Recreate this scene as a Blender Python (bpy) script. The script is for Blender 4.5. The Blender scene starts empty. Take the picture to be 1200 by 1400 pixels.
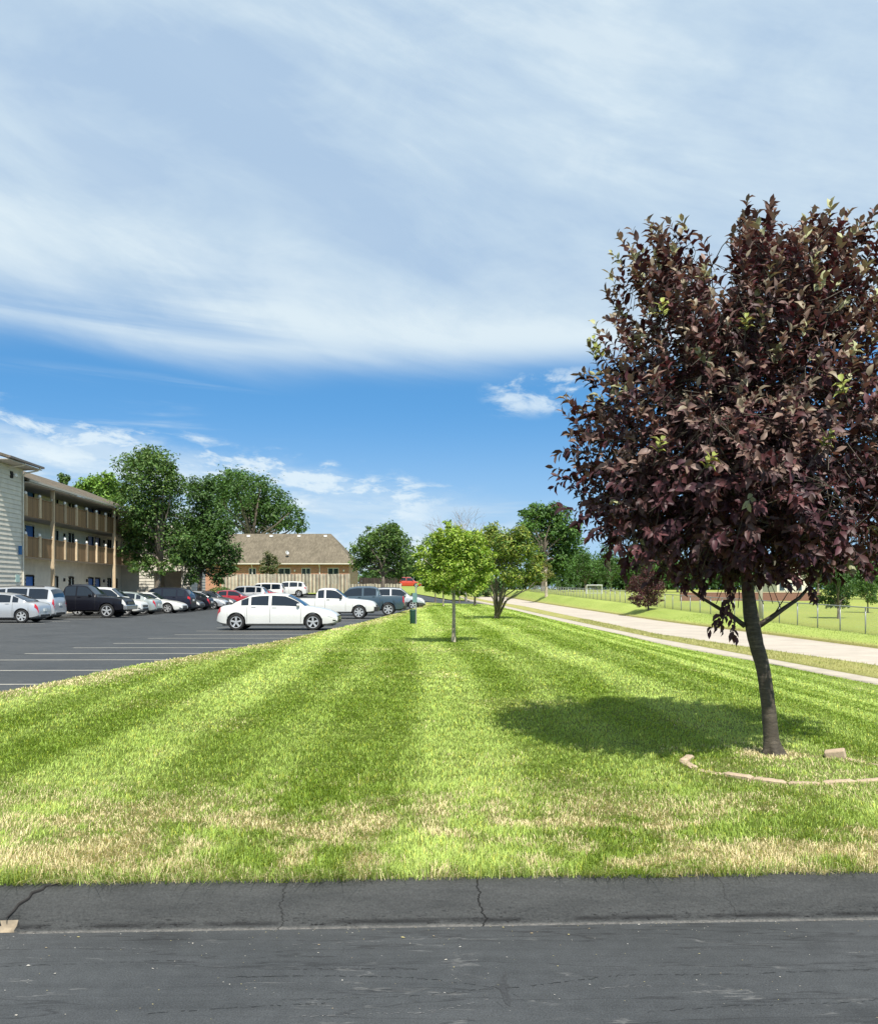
import bpy, math, random
import numpy as np
from mathutils import Vector, Matrix, Euler
random.seed(7)
RNG = np.random.default_rng(7)
SC = bpy.context.scene
COL = SC.collection
F = 1250.0; HZ = 805.0; EYE = 1.65          # focal length (px of the 1200 px photo), horizon row, eye height
SUN = Vector((0.18, -0.66, 1.0)).normalized()

def ss(a, b, x):
    t = np.clip((np.asarray(x, float) - a) / (b - a), 0, 1)
    return t * t * (3 - 2 * t)

# ------------------------------------------------------------ noise (numpy)
_T = np.random.default_rng(3).random((256, 256))
def vnoise(x, y):
    x = np.asarray(x, float); y = np.asarray(y, float)
    xi = np.floor(x).astype(int); yi = np.floor(y).astype(int)
    fx = x - xi; fy = y - yi
    fx = fx * fx * (3 - 2 * fx); fy = fy * fy * (3 - 2 * fy)
    a = _T[xi & 255, yi & 255]; b = _T[(xi + 1) & 255, yi & 255]
    c = _T[xi & 255, (yi + 1) & 255]; d = _T[(xi + 1) & 255, (yi + 1) & 255]
    return (a * (1 - fx) + b * fx) * (1 - fy) + (c * (1 - fx) + d * fx) * fy
def fbm(x, y, o=4):
    s = 0; a = .5; n = 0
    for k in range(o):
        s = s + a * vnoise(x * 2 ** k + 17.3 * k, y * 2 ** k + 9.1 * k); n += a; a *= .5
    return s / n

# ------------------------------------------------------------ terrain
def gz(X, Y):
    X = np.asarray(X, float); Y = np.asarray(Y, float)
    z = .15 - .95 * ss(3.5, 10.5, X)
    z = z + np.interp(Y, [0, 45, 89, 100, 200, 400, 3000], [0, .13, .6, .85, 1.8, 2.6, 2.6]) * ss(17.3, 20.3, X)
    z = z + np.interp(Y, [78, 90, 104, 112, 125, 150, 220, 3000], [0, .22, .75, 1.0, 1.2, 1.68, 2.2, 2.2]) * (1 - ss(-5, 3, X))
    return z
def G(px, py):
    dx = (px - 600) / F; dz = (HZ - py) / F
    ts = np.geomspace(2, 900, 4000)
    d = EYE + ts * dz - gz(ts * dx, ts)
    k = np.argmax(d < 0) if (d < 0).any() else len(ts) - 1
    t = ts[k]
    return float(t * dx), float(t)
def at(px, py, d):                 # point seen at a photo pixel, at distance d
    return Vector(((px - 600) / F * d, d, EYE + (HZ - py) / F * d))
def bound(pts):
    g = sorted([G(*p) for p in pts], key=lambda q: q[1])
    xs = [q[0] for q in g]; ys = [q[1] for q in g]
    return lambda Y: np.interp(Y, ys, xs)
def bound_flat(pts, H):
    g = sorted([((p[0] - 600) / F * (H * F / (p[1] - HZ)), H * F / (p[1] - HZ)) for p in pts], key=lambda q: q[1])
    xs = [-7.3, -7.0] + [q[0] for q in g]; ys = [4.2, 6.5] + [q[1] for q in g]
    return lambda Y: np.interp(Y, ys, xs)
XL = bound_flat([(0, 947), (60, 936), (150, 917), (220, 904), (300, 890), (375, 877.5), (425, 867), (500, 850), (540, 839), (580, 828)], 1.5)
SWB = bound([(1200, 937), (1050, 907.5), (900, 880), (840, 866), (688, 831), (640, 821)])
SWT = bound([(1200, 929), (900, 874), (690, 828.5), (642, 820)])
RN = bound([(1200, 911), (900, 868), (715, 829), (660, 820)])
RF = bound([(1200, 884.5), (900, 847.5), (696, 817)])
FB = lambda Y: np.interp(Y, [0, 44.7, 89, 100, 200, 400], [21.6, 21.5, 21.4, 20.6, 20.2, 30])
KY = lambda X: 4.455 + .0445 * np.asarray(X, float)       # kerb foot line

# ------------------------------------------------------------ object helpers
def tag(o, label=None, cat=None, group=None, kind=None):
    if label: o['label'] = label
    if cat: o['category'] = cat
    if group: o['group'] = group
    if kind: o['kind'] = kind
    return o
def thing(name, loc, label, cat, group=None, rz=0):
    o = bpy.data.objects.new(name, None); COL.objects.link(o)
    o.empty_display_size = .2
    o.location = loc; o.rotation_euler = (0, 0, rz)
    return tag(o, label, cat, group)
def link(name, me, mats, parent=None):
    for m in (mats if isinstance(mats, (list, tuple)) else [mats]): me.materials.append(m)
    o = bpy.data.objects.new(name, me); COL.objects.link(o)
    if parent is not None: o.parent = parent
    return o
def np_mesh(name, V, faces, smooth=False, col=None, mi=None):
    """faces: (n,k) array, or list of arrays of different k"""
    fl = faces if isinstance(faces, list) else [faces]
    fl = [np.asarray(f) for f in fl if len(f)]
    me = bpy.data.meshes.new(name)
    me.vertices.add(len(V)); me.vertices.foreach_set('co', np.asarray(V, np.float32).ravel())
    tot = np.concatenate([np.full(len(f), f.shape[1]) for f in fl])
    idx = np.concatenate([f.ravel() for f in fl])
    me.loops.add(len(idx)); me.loops.foreach_set('vertex_index', idx.astype(np.int32))
    me.polygons.add(len(tot))
    me.polygons.foreach_set('loop_start', np.concatenate([[0], np.cumsum(tot)[:-1]]).astype(np.int32))
    me.polygons.foreach_set('loop_total', tot.astype(np.int32))
    if smooth: me.polygons.foreach_set('use_smooth', np.ones(len(tot), bool))
    if mi is not None: me.polygons.foreach_set('material_index', np.asarray(mi, np.int32))
    me.update(calc_edges=True)
    if col is not None:
        a = me.color_attributes.new('col', 'FLOAT_COLOR', 'POINT')
        c = np.ones((len(V), 4), np.float32); c[:, :3] = col
        a.data.foreach_set('color', c.ravel())
    return me
class MB:
    def __init__(s): s.v = []; s.f = []; s.m = []
    def add(s, vs, fs, m=0):
        n = len(s.v); s.v += [tuple(v) for v in vs]
        s.f += [tuple(i + n for i in f) for f in fs]; s.m += [m] * len(fs)
    def box(s, a, b, m=0, M=None):
        x0, y0, z0 = a; x1, y1, z1 = b
        vs = [Vector(p) for p in ((x0,y0,z0),(x1,y0,z0),(x1,y1,z0),(x0,y1,z0),(x0,y0,z1),(x1,y0,z1),(x1,y1,z1),(x0,y1,z1))]
        if M is not None: vs = [M @ v for v in vs]
        s.add(vs, [(3,2,1,0),(4,5,6,7),(0,1,5,4),(1,2,6,5),(2,3,7,6),(3,0,4,7)], m)
    def tube(s, pts, rad, n=8, m=0, cap=True):
        pts = [Vector(p) for p in pts]
        rad = rad if isinstance(rad, (list, tuple)) else [rad] * len(pts)
        vs = []; up = Vector((0, 0, 1)); pu = None
        for i, p in enumerate(pts):
            d = (pts[min(i + 1, len(pts) - 1)] - pts[max(i - 1, 0)]).normalized()
            if pu is None: pu = d.orthogonal().normalized()
            pu = (pu - d * pu.dot(d)).normalized(); w = d.cross(pu)
            for k in range(n):
                a = 2 * math.pi * k / n
                vs.append(p + (pu * math.cos(a) + w * math.sin(a)) * rad[i])
        fs = [(i * n + k, i * n + (k + 1) % n, (i + 1) * n + (k + 1) % n, (i + 1) * n + k) for i in range(len(pts) - 1) for k in range(n)]
        if cap: fs += [tuple(range(n))[::-1], tuple(range((len(pts) - 1) * n, len(pts) * n))]
        s.add(vs, fs, m)
    def lathe(s, prof, n=24, axis='z', c=(0, 0, 0), m=0):
        vs = []
        for r, h in prof:
            for k in range(n):
                a = 2 * math.pi * k / n; p = (r * math.cos(a), r * math.sin(a), h)
                if axis == 'y': p = (p[0], p[2], p[1])
                vs.append((p[0] + c[0], p[1] + c[1], p[2] + c[2]))
        L = len(prof)
        fs = [(i * n + k, i * n + (k + 1) % n, (i + 1) * n + (k + 1) % n, (i + 1) * n + k) for i in range(L - 1) for k in range(n)]
        s.add(vs, fs, m)
    def build(s, name, mats, parent=None, smooth=False, sharp=None):
        me = bpy.data.meshes.new(name); me.from_pydata(s.v, [], s.f); me.update()
        me.polygons.foreach_set('material_index', np.array(s.m, np.int32))
        if smooth or sharp:
            me.polygons.foreach_set('use_smooth', np.ones(len(s.f), bool))
            if sharp: me.set_sharp_from_angle(angle=math.radians(sharp))
        return link(name, me, mats, parent)

# ------------------------------------------------------------ materials
def newmat(name):
    m = bpy.data.materials.new(name); m.use_nodes = True
    nt = m.node_tree; b = nt.nodes['Principled BSDF']
    return m, nt, b
def N(nt, t, **kw):
    n = nt.nodes.new(t)
    for k, v in kw.items():
        if k in n.inputs: n.inputs[k].default_value = v
        else: setattr(n, k, v)
    return n
def ramp(nt, fac, stops):
    r = N(nt, 'ShaderNodeValToRGB'); nt.links.new(fac, r.inputs['Fac'])
    e = r.color_ramp.elements
    while len(e) < len(stops): e.new(.5)
    for i, (p, c) in enumerate(stops):
        e[i].position = p; e[i].color = (*c, 1) if len(c) == 3 else c
    return r.outputs['Color']
def mixc(nt, fac, a, b, mode='MIX'):
    n = N(nt, 'ShaderNodeMix', data_type='RGBA', blend_type=mode)
    for s, v in ((0, fac), (6, a), (7, b)):
        if hasattr(v, 'node'): nt.links.new(v, n.inputs[s])
        else: n.inputs[s].default_value = v if s == 0 or len(v) == 4 else (*v, 1)
    return n.outputs[2]
def math_(nt, op, a, b=None, c=None):
    n = N(nt, 'ShaderNodeMath', operation=op)
    for i, v in enumerate((a, b, c)):
        if v is None: continue
        if hasattr(v, 'node'): nt.links.new(v, n.inputs[i])
        else: n.inputs[i].default_value = v
    return n.outputs[0]
def coords(nt, kind='Object', scale=(1, 1, 1), rot=(0, 0, 0), loc=(0, 0, 0)):
    t = N(nt, 'ShaderNodeTexCoord'); mp = N(nt, 'ShaderNodeMapping')
    mp.inputs['Scale'].default_value = scale; mp.inputs['Rotation'].default_value = rot; mp.inputs['Location'].default_value = loc
    nt.links.new(t.outputs[kind], mp.inputs['Vector']); return mp.outputs[0]
def noise(nt, vec, scale=5, detail=4, rough=.55):
    n = N(nt, 'ShaderNodeTexNoise'); n.inputs['Scale'].default_value = scale
    n.inputs['Detail'].default_value = detail; n.inputs['Roughness'].default_value = rough
    if vec is not None: nt.links.new(vec, n.inputs['Vector'])
    return n.outputs['Fac']
def bump(nt, b, h, strength=.3, dist=.02):
    n = N(nt, 'ShaderNodeBump'); n.inputs['Strength'].default_value = strength; n.inputs['Distance'].default_value = dist
    nt.links.new(h, n.inputs['Height']); nt.links.new(n.outputs[0], b.inputs['Normal']); return n
def plain(name, c, rough=.6, metal=0, var=.12, scale=6, spec=.4, coat=0):
    m, nt, b = newmat(name)
    v = noise(nt, coords(nt), scale, 4)
    lo = tuple(x * (1 - var) for x in c); hi = tuple(min(1, x * (1 + var)) for x in c)
    nt.links.new(ramp(nt, v, [(.3, lo), (.7, hi)]), b.inputs['Base Color'])
    b.inputs['Roughness'].default_value = rough; b.inputs['Metallic'].default_value = metal
    b.inputs['Specular IOR Level'].default_value = spec; b.inputs['Coat Weight'].default_value = coat
    b.inputs['Coat Roughness'].default_value = .06
    return m
def foliage(name, trans=.3, rough=.5, spec=.35, tint=(1.25, 1.2, .7)):
    m, nt, b = newmat(name)
    a = N(nt, 'ShaderNodeAttribute', attribute_name='col')
    nt.links.new(a.outputs['Color'], b.inputs['Base Color'])
    b.inputs['Roughness'].default_value = rough; b.inputs['Specular IOR Level'].default_value = spec
    t = N(nt, 'ShaderNodeBsdfTranslucent'); nt.links.new(mixc(nt, 1, a.outputs['Color'], tint, 'MULTIPLY'), t.inputs['Color'])
    mx = N(nt, 'ShaderNodeMixShader'); mx.inputs[0].default_value = trans
    nt.links.new(b.outputs[0], mx.inputs[1]); nt.links.new(t.outputs[0], mx.inputs[2])
    nt.links.new(mx.outputs[0], nt.nodes['Material Output'].inputs['Surface'])
    return m
M = {}
M['leaf'] = foliage('leaf_green')
M['leaf_purple'] = foliage('leaf_purple', .12, .5, .3, (1.5, .8, .8))
M['blade'] = foliage('grass_blade', .3, .5, .3)

def m_lawn():
    m, nt, b = newmat('lawn_turf')
    a = N(nt, 'ShaderNodeAttribute', attribute_name='col')
    c = coords(nt)
    f1 = noise(nt, c, 9, 6, .7); f2 = noise(nt, c, 60, 4, .7)
    col = mixc(nt, 1, a.outputs['Color'], ramp(nt, f1, [(.3, (.70, .72, .66)), (.7, (1.25, 1.2, 1.2))]), 'MULTIPLY')
    col = mixc(nt, 1, col, ramp(nt, f2, [(.3, (.72, .74, .7)), (.7, (1.25, 1.22, 1.2))]), 'MULTIPLY')
    nt.links.new(col, b.inputs['Base Color']); b.inputs['Roughness'].default_value = .9
    b.inputs['Specular IOR Level'].default_value = .1
    bump(nt, b, f2, .8, .03)
    return m
M['lawn'] = m_lawn()

def m_asphalt():
    m, nt, b = newmat('sealed_asphalt')
    c = coords(nt)
    big = noise(nt, c, .55, 5, .6)
    st = noise(nt, coords(nt, scale=(.35, 7, 1), rot=(0, 0, .05)), 2.2, 6, .65)
    fine = noise(nt, c, 130, 3, .8)
    col = ramp(nt, big, [(.32, (.044, .048, .051)), (.68, (.062, .067, .071))])
    col = mixc(nt, .4, col, ramp(nt, st, [(.32, (.62, .62, .63)), (.5, (1, 1, 1)), (.72, (1.3, 1.3, 1.3))]), 'MULTIPLY')
    col = mixc(nt, .9, col, ramp(nt, fine, [(.3, (.5, .5, .5)), (.7, (1.5, 1.5, 1.5))]), 'MULTIPLY')
    mott = noise(nt, c, 11, 6, .75)
    col = mixc(nt, .8, col, ramp(nt, mott, [(.3, (.8, .8, .8)), (.7, (1.2, 1.2, 1.2))]), 'MULTIPLY')
    oil = ramp(nt, noise(nt, coords(nt, loc=(4, 9, 0)), 1.3, 4, .5), [(.62, (1, 1, 1)), (.70, (.72, .72, .72))])
    col = mixc(nt, 1, col, oil, 'MULTIPLY')
    # pale scuffs and thin dark brush lines left by the sealing
    s2 = noise(nt, coords(nt, scale=(1.6, 16, 1), rot=(0, 0, .22), loc=(3, 1, 0)), 2.2, 7, .75)
    msk = ramp(nt, s2, [(.745, (0, 0, 0)), (.77, (1, 1, 1))])
    col = mixc(nt, math_(nt, 'MULTIPLY', msk, .22), col, (.17, .17, .17))
    w = noise(nt, coords(nt, scale=(.16, 1.5, 1), rot=(0, 0, .03)), 2.0, 5, .55)
    band = ramp(nt, math_(nt, 'ABSOLUTE', math_(nt, 'SUBTRACT', w, .5)), [(.0, (1, 1, 1)), (.008, (0, 0, 0))])
    col = mixc(nt, math_(nt, 'MULTIPLY', band, .55), col, (.012, .012, .013))
    w2 = noise(nt, coords(nt, scale=(.2, 1.1, 1), rot=(0, 0, -.12), loc=(7, 3, 0)), 1.7, 6, .6)
    band2 = ramp(nt, math_(nt, 'ABSOLUTE', math_(nt, 'SUBTRACT', w2, .47)), [(.0, (1, 1, 1)), (.005, (0, 0, 0))])
    brk = ramp(nt, noise(nt, c, 5, 3), [(.5, (0, 0, 0)), (.6, (1, 1, 1))])
    col = mixc(nt, math_(nt, 'MULTIPLY', math_(nt, 'MULTIPLY', band2, brk), .5), col, (.2, .2, .195))
    nt.links.new(col, b.inputs['Base Color'])
    nt.links.new(ramp(nt, big, [(.3, (.62, .62, .62)), (.7, (.78, .78, .78))]), b.inputs['Roughness'])
    b.inputs['Specular IOR Level'].default_value = .35
    h = math_(nt, 'ADD', math_(nt, 'MULTIPLY', fine, .6), math_(nt, 'MULTIPLY', st, .5))
    bump(nt, b, h, .35, .006)
    return m
M['asphalt'] = m_asphalt()

def m_kerb():
    m, nt, b = newmat('sealed_kerb')
    c = coords(nt)
    t = N(nt, 'ShaderNodeTexCoord'); sep = N(nt, 'ShaderNodeSeparateXYZ'); nt.links.new(t.outputs['Object'], sep.inputs[0])
    x, z = sep.outputs[0], sep.outputs[2]
    big = noise(nt, coords(nt, scale=(.8, 3, 5)), 3, 6, .65); fine = noise(nt, c, 90, 4, .75)
    rough = noise(nt, coords(nt, scale=(.45, 1, 2.2)), 48, 6, .72)
    col = ramp(nt, big, [(.3, (.045, .048, .049)), (.7, (.074, .077, .077))])
    col = mixc(nt, .8, col, ramp(nt, fine, [(.3, (.6, .6, .6)), (.7, (1.4, 1.4, 1.38))]), 'MULTIPLY')
    pit = ramp(nt, rough, [(.37, (1, 1, 1)), (.43, (0, 0, 0))])
    low = ramp(nt, z, [(.02, (1, 1, 1)), (.07, (.35, .35, .35)), (.12, (.12, .12, .12))])
    col = mixc(nt, math_(nt, 'MULTIPLY', math_(nt, 'MULTIPLY', pit, low), 1.0), col, (.008, .008, .009))
    # worn pale grit at the foot and the crown
    grit = noise(nt, coords(nt, scale=(1, 1, 1)), 38, 4, .8)
    foot = math_(nt, 'MULTIPLY', ramp(nt, z, [(.004, (1, 1, 1)), (.012, (0, 0, 0))]), ramp(nt, grit, [(.36, (.35, .35, .35)), (.60, (1, 1, 1))]))
    seam = math_(nt, 'MULTIPLY', ramp(nt, z, [(.014, (0, 0, 0)), (.020, (1, 1, 1)), (.026, (1, 1, 1)), (.036, (0, 0, 0))]), ramp(nt, noise(nt, coords(nt, scale=(.35, 1, 1)), 7, 5, .7), [(.44, (0, 0, 0)), (.54, (1, 1, 1))]))
    col = mixc(nt, math_(nt, 'MULTIPLY', seam, .75), col, (.012, .012, .013))
    col = mixc(nt, math_(nt, 'MULTIPLY', foot, .6), col, (.30, .285, .26))
    crown = math_(nt, 'MULTIPLY', ramp(nt, z, [(.13, (0, 0, 0)), (.145, (1, 1, 1))]), ramp(nt, grit, [(.66, (0, 0, 0)), (.70, (1, 1, 1))]))
    col = mixc(nt, math_(nt, 'MULTIPLY', crown, .7), col, (.4, .4, .4))
    # cracks across the kerb
    wob = math_(nt, 'MULTIPLY', math_(nt, 'SUBTRACT', noise(nt, coords(nt, scale=(.01, .01, 1)), 14, 5, .7), .5), .16)
    for x0, wd, k in ((.215, .0045, 1), (-.77, .004, .7), (1.46, .003, .5), (-3.1, .005, 1), (3.3, .005, 1)):
        cr = math_(nt, 'LESS_THAN', math_(nt, 'ABSOLUTE', math_(nt, 'SUBTRACT', math_(nt, 'SUBTRACT', x, x0), wob)), wd)
        col = mixc(nt, math_(nt, 'MULTIPLY', cr, k * .9), col, (.006, .006, .006))
    nt.links.new(col, b.inputs['Base Color']); b.inputs['Roughness'].default_value = .7; b.inputs['Specular IOR Level'].default_value = .3
    h = math_(nt, 'ADD', math_(nt, 'MULTIPLY', fine, .4), rough)
    bump(nt, b, h, .9, .016)
    return m
M['kerb'] = m_kerb()
def m_concrete(name, c, sc=3, joint=None):
    m, nt, b = newmat(name)
    v = coords(nt); big = noise(nt, v, sc, 6, .65); fine = noise(nt, v, 45, 4, .7)
    col = ramp(nt, big, [(.3, tuple(x * .82 for x in c)), (.7, tuple(x * 1.1 for x in c))])
    col = mixc(nt, .6, col, ramp(nt, fine, [(.3, (.75, .75, .75)), (.7, (1.2, 1.2, 1.2))]), 'MULTIPLY')
    if joint:
        t = N(nt, 'ShaderNodeTexCoord'); sep = N(nt, 'ShaderNodeSeparateXYZ'); nt.links.new(t.outputs['Object'], sep.inputs[0])
        fr = math_(nt, 'FRACT', math_(nt, 'DIVIDE', sep.outputs[1], joint))
        col = mixc(nt, math_(nt, 'MULTIPLY', math_(nt, 'LESS_THAN', fr, .03 / joint * 1.0), .7), col, (.08, .075, .07))
    nt.links.new(col, b.inputs['Base Color']); b.inputs['Roughness'].default_value = .85
    bump(nt, b, fine, .3, .01)
    return m
M['sidewalk'] = m_concrete('sidewalk_concrete', (.46, .41, .33), 2, 1.5)
M['street'] = m_concrete('street_concrete', (.47, .415, .345), .6, 4.5)
M['edging'] = m_concrete('edging_stone', (.47, .36, .25), 9)
M['rawconc'] = m_concrete('raw_concrete', (.34, .28, .20), 20)
M['paint'] = m_concrete('line_paint', (.47, .45, .39), 6)
def m_wood(name, c, pitch, axis=0, rough=.8):
    """boards along z, pitch metres wide along the given axis"""
    m, nt, b = newmat(name)
    t = N(nt, 'ShaderNodeTexCoord'); sep = N(nt, 'ShaderNodeSeparateXYZ'); nt.links.new(t.outputs['Object'], sep.inputs[0])
    q = math_(nt, 'DIVIDE', sep.outputs[axis], pitch)
    wn = N(nt, 'ShaderNodeTexWhiteNoise', noise_dimensions='1D'); nt.links.new(math_(nt, 'FLOOR', q), wn.inputs['W'])
    g = noise(nt, coords(nt, scale=(14, 14, 1.2)), 3, 5, .6)
    col = ramp(nt, wn.outputs['Value'], [(0, tuple(x * .72 for x in c)), (.5, c), (1, tuple(min(1, x * 1.25) for x in c))])
    col = mixc(nt, .7, col, ramp(nt, g, [(.3, (.65, .63, .6)), (.7, (1.25, 1.25, 1.25))]), 'MULTIPLY')
    fr = math_(nt, 'FRACT', q)
    gap = math_(nt, 'LESS_THAN', fr, .09)
    col = mixc(nt, math_(nt, 'MULTIPLY', gap, .8), col, tuple(x * .2 for x in c))
    nt.links.new(col, b.inputs['Base Color']); b.inputs['Roughness'].default_value = rough
    return m
M['rail'] = m_wood('balcony_board', (.225, .135, .06), .14, 1)
M['post'] = m_wood('post_timber', (.62, .48, .31), .4, 1)
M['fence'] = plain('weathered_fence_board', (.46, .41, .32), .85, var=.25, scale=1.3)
M['fence_mid'] = plain('weathered_fence_board_half_shaded', (.33, .30, .24), .85, var=.25, scale=1.3)  # grey weathering tone, also part of the recessed boards' painted shade
M['fence_shaded'] = plain('weathered_fence_board_shaded', (.20, .18, .145), .85, var=.25, scale=1.3)  # shade of the recessed boards put into the wood colour
M['fence_dark'] = m_wood('dark_stained_board', (.035, .024, .02), .3, 0)
M['siding'] = plain('lap_siding', (.57, .535, .455), .7, var=.1, scale=2)
M['siding_cream'] = plain('trim_paint', (.62, .58, .49), .6)
M['soffit'] = plain('soffit_paint', (.42, .39, .34), .7)
M['gutter'] = plain('gutter_paint', (.16, .13, .11), .5)
def m_shingle(name, c):
    m, nt, b = newmat(name)
    v = coords(nt)
    br = N(nt, 'ShaderNodeTexBrick'); br.inputs['Scale'].default_value = 1
    br.inputs['Brick Width'].default_value = .5; br.inputs['Row Height'].default_value = .16; br.inputs['Mortar Size'].default_value = .008
    br.inputs['Color1'].default_value = (*(x * .82 for x in c), 1); br.inputs['Color2'].default_value = (*(x * 1.15 for x in c), 1)
    br.inputs['Mortar'].default_value = (*(x * .5 for x in c), 1)
    nt.links.new(coords(nt, scale=(1, 1, 1), rot=(0, 0, math.pi / 2)), br.inputs['Vector'])
    big = noise(nt, v, .7, 5)
    col = mixc(nt, .8, br.outputs['Color'], ramp(nt, big, [(.3, (.8, .8, .8)), (.7, (1.2, 1.2, 1.2))]), 'MULTIPLY')
    nt.links.new(col, b.inputs['Base Color']); b.inputs['Roughness'].default_value = .95; b.inputs['Specular IOR Level'].default_value = .1
    return m
M['shingle'] = m_shingle('brown_shingle', (.145, .124, .096))
M['shingle_tan'] = m_shingle('tan_shingle', (.165, .142, .105))
def m_brick():
    m, nt, b = newmat('red_brick')
    br = N(nt, 'ShaderNodeTexBrick'); br.inputs['Scale'].default_value = 1
    br.inputs['Brick Width'].default_value = .24; br.inputs['Row Height'].default_value = .085; br.inputs['Mortar Size'].default_value = .01
    br.inputs['Color1'].default_value = (.33, .115, .06, 1); br.inputs['Color2'].default_value = (.50, .19, .10, 1); br.inputs['Mortar'].default_value = (.42, .35, .28, 1)
    nt.links.new(coords(nt, rot=(math.pi / 2, 0, 0)), br.inputs['Vector'])
    nt.links.new(br.outputs['Color'], b.inputs['Base Color']); b.inputs['Roughness'].default_value = .9
    return m
M['brick'] = m_brick()
M['brick_dull'] = plain('dull_brick', (.20, .105, .075), .9, var=.2, scale=8)
M['door_blue'] = plain('blue_door_paint', (.03, .13, .42), .45)
M['dark'] = plain('dark_opening', (.018, .017, .016), .8)
M['frame_white'] = plain('white_frame', (.72, .70, .66), .5)
M['winglass'] = plain('window_glass', (.035, .05, .055), .06, spec=.8)
M['curtain'] = plain('pale_blind', (.42, .45, .42), .8)
M['metal'] = plain('galvanised_metal', (.30, .31, .30), .45, .5)
M['chain'] = plain('chain_link_wire', (.50, .51, .50), .5, .3)
M['polewood'] = plain('pale_pole', (.48, .44, .36), .8)
M['bin'] = plain('dark_green_plastic', (.012, .05, .035), .5)
M['signplate'] = plain('grey_green_sign', (.12, .22, .21), .5)
M['bluesign'] = plain('blue_sign', (.05, .16, .36), .5)
M['teal'] = plain('pale_teal_panel', (.40, .55, .50), .5)
M['white'] = plain('white_plastic', (.75, .75, .73), .5)
def m_bark(name, c1, c2, band=False):
    m, nt, b = newmat(name)
    v = coords(nt, scale=(1, 1, 5 if band else .35))
    n1 = noise(nt, v, 9, 6, .7); n2 = noise(nt, coords(nt), 40, 4, .7)
    col = ramp(nt, n1, [(.3, c1), (.58, c2), (.75, tuple(min(1, x * 2.3) for x in c2))])
    col = mixc(nt, .6, col, ramp(nt, n2, [(.3, (.6, .6, .6)), (.7, (1.35, 1.35, 1.35))]), 'MULTIPLY')
    nt.links.new(col, b.inputs['Base Color']); b.inputs['Roughness'].default_value = .75
    bump(nt, b, math_(nt, 'ADD', n1, n2), .5, .012)
    return m
M['bark_dark'] = m_bark('dark_banded_bark', (.030, .023, .016), (.085, .070, .050), True)
M['bark'] = m_bark('grey_brown_bark', (.06, .048, .036), (.17, .14, .105))
M['bark_pale'] = m_bark('pale_bark', (.22, .18, .13), (.42, .36, .27))
M['bark_grey'] = m_bark('bare_grey_bark', (.16, .14, .13), (.27, .25, .235))
# cars
def paint(name, c, metal=0.0, rough=.32):
    m = plain(name, c, rough, metal, .03, 2, .2 if max(c) < .1 else .35, .25 if max(c) < .1 else .7); return m
M['p_white'] = paint('white_car_paint', (.62, .62, .585))
M['p_silver'] = paint('silver_car_paint', (.52, .53, .54), .55, .35)
M['p_sage'] = paint('pale_green_silver_paint', (.42, .46, .44), .5, .35)
M['p_black'] = paint('black_car_paint', (.006, .006, .010))
M['p_navy'] = paint('dark_navy_paint', (.014, .016, .028), .2)
M['p_grey'] = paint('dark_grey_paint', (.07, .072, .078), .3)
M['p_red'] = paint('red_car_paint', (.33, .016, .028))
M['p_orange'] = paint('orange_red_car_paint', (.45, .05, .022))
M['p_slate'] = paint('slate_blue_paint', (.045, .075, .10), .3)
M['glass'] = plain('car_glass', (.007, .012, .02), .03, spec=.8)
M['tyre'] = plain('tyre_rubber', (.018, .018, .018), .8)
M['rim'] = plain('alloy_rim', (.62, .62, .61), .3, .6)
M['trim'] = plain('black_trim', (.02, .02, .02), .6)
M['chrome'] = plain('chrome', (.7, .7, .7), .18, .9)
M['lamp_red'] = plain('red_lens', (.42, .012, .02), .2, coat=.6)
M['lamp_clear'] = plain('clear_lens', (.58, .58, .54), .15, coat=.8)
M['plate'] = plain('number_plate', (.55, .58, .58), .5)
# ============================================================ THE GROUND
def ribbon(x0f, x1f, Ys, nx, dz, skirt=.3, colf=None):
    U = np.linspace(0, 1, nx)
    V = []; 
    for Y in Ys:
        a, b = float(x0f(Y)), float(x1f(Y)); X = a + (b - a) * U
        Z = gz(X, np.full_like(X, Y)) + dz
        row = np.stack([X, np.full_like(X, Y), Z], 1)
        l = row[0].copy(); l[2] -= skirt; r = row[-1].copy(); r[2] -= skirt
        V.append(np.vstack([l, row, r]))
    n = nx + 2; V = np.vstack(V); i = np.arange(len(Ys) - 1)[:, None] * n + np.arange(n - 1)[None]
    i = i.ravel(); return V, np.stack([i, i + 1, i + n + 1, i + n], 1)
def structure(name, parts, mat, colf=None):
    Vs = []; Fs = []; k = 0
    for V, Fc in parts: Vs.append(V); Fs.append(Fc + k); k += len(V)
    V = np.vstack(Vs); Fc = np.vstack(Fs)
    me = np_mesh(name, V, Fc, True, None if colf is None else colf(V[:, 0], V[:, 1]))
    return tag(link(name, me, mat), kind='structure')

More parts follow.
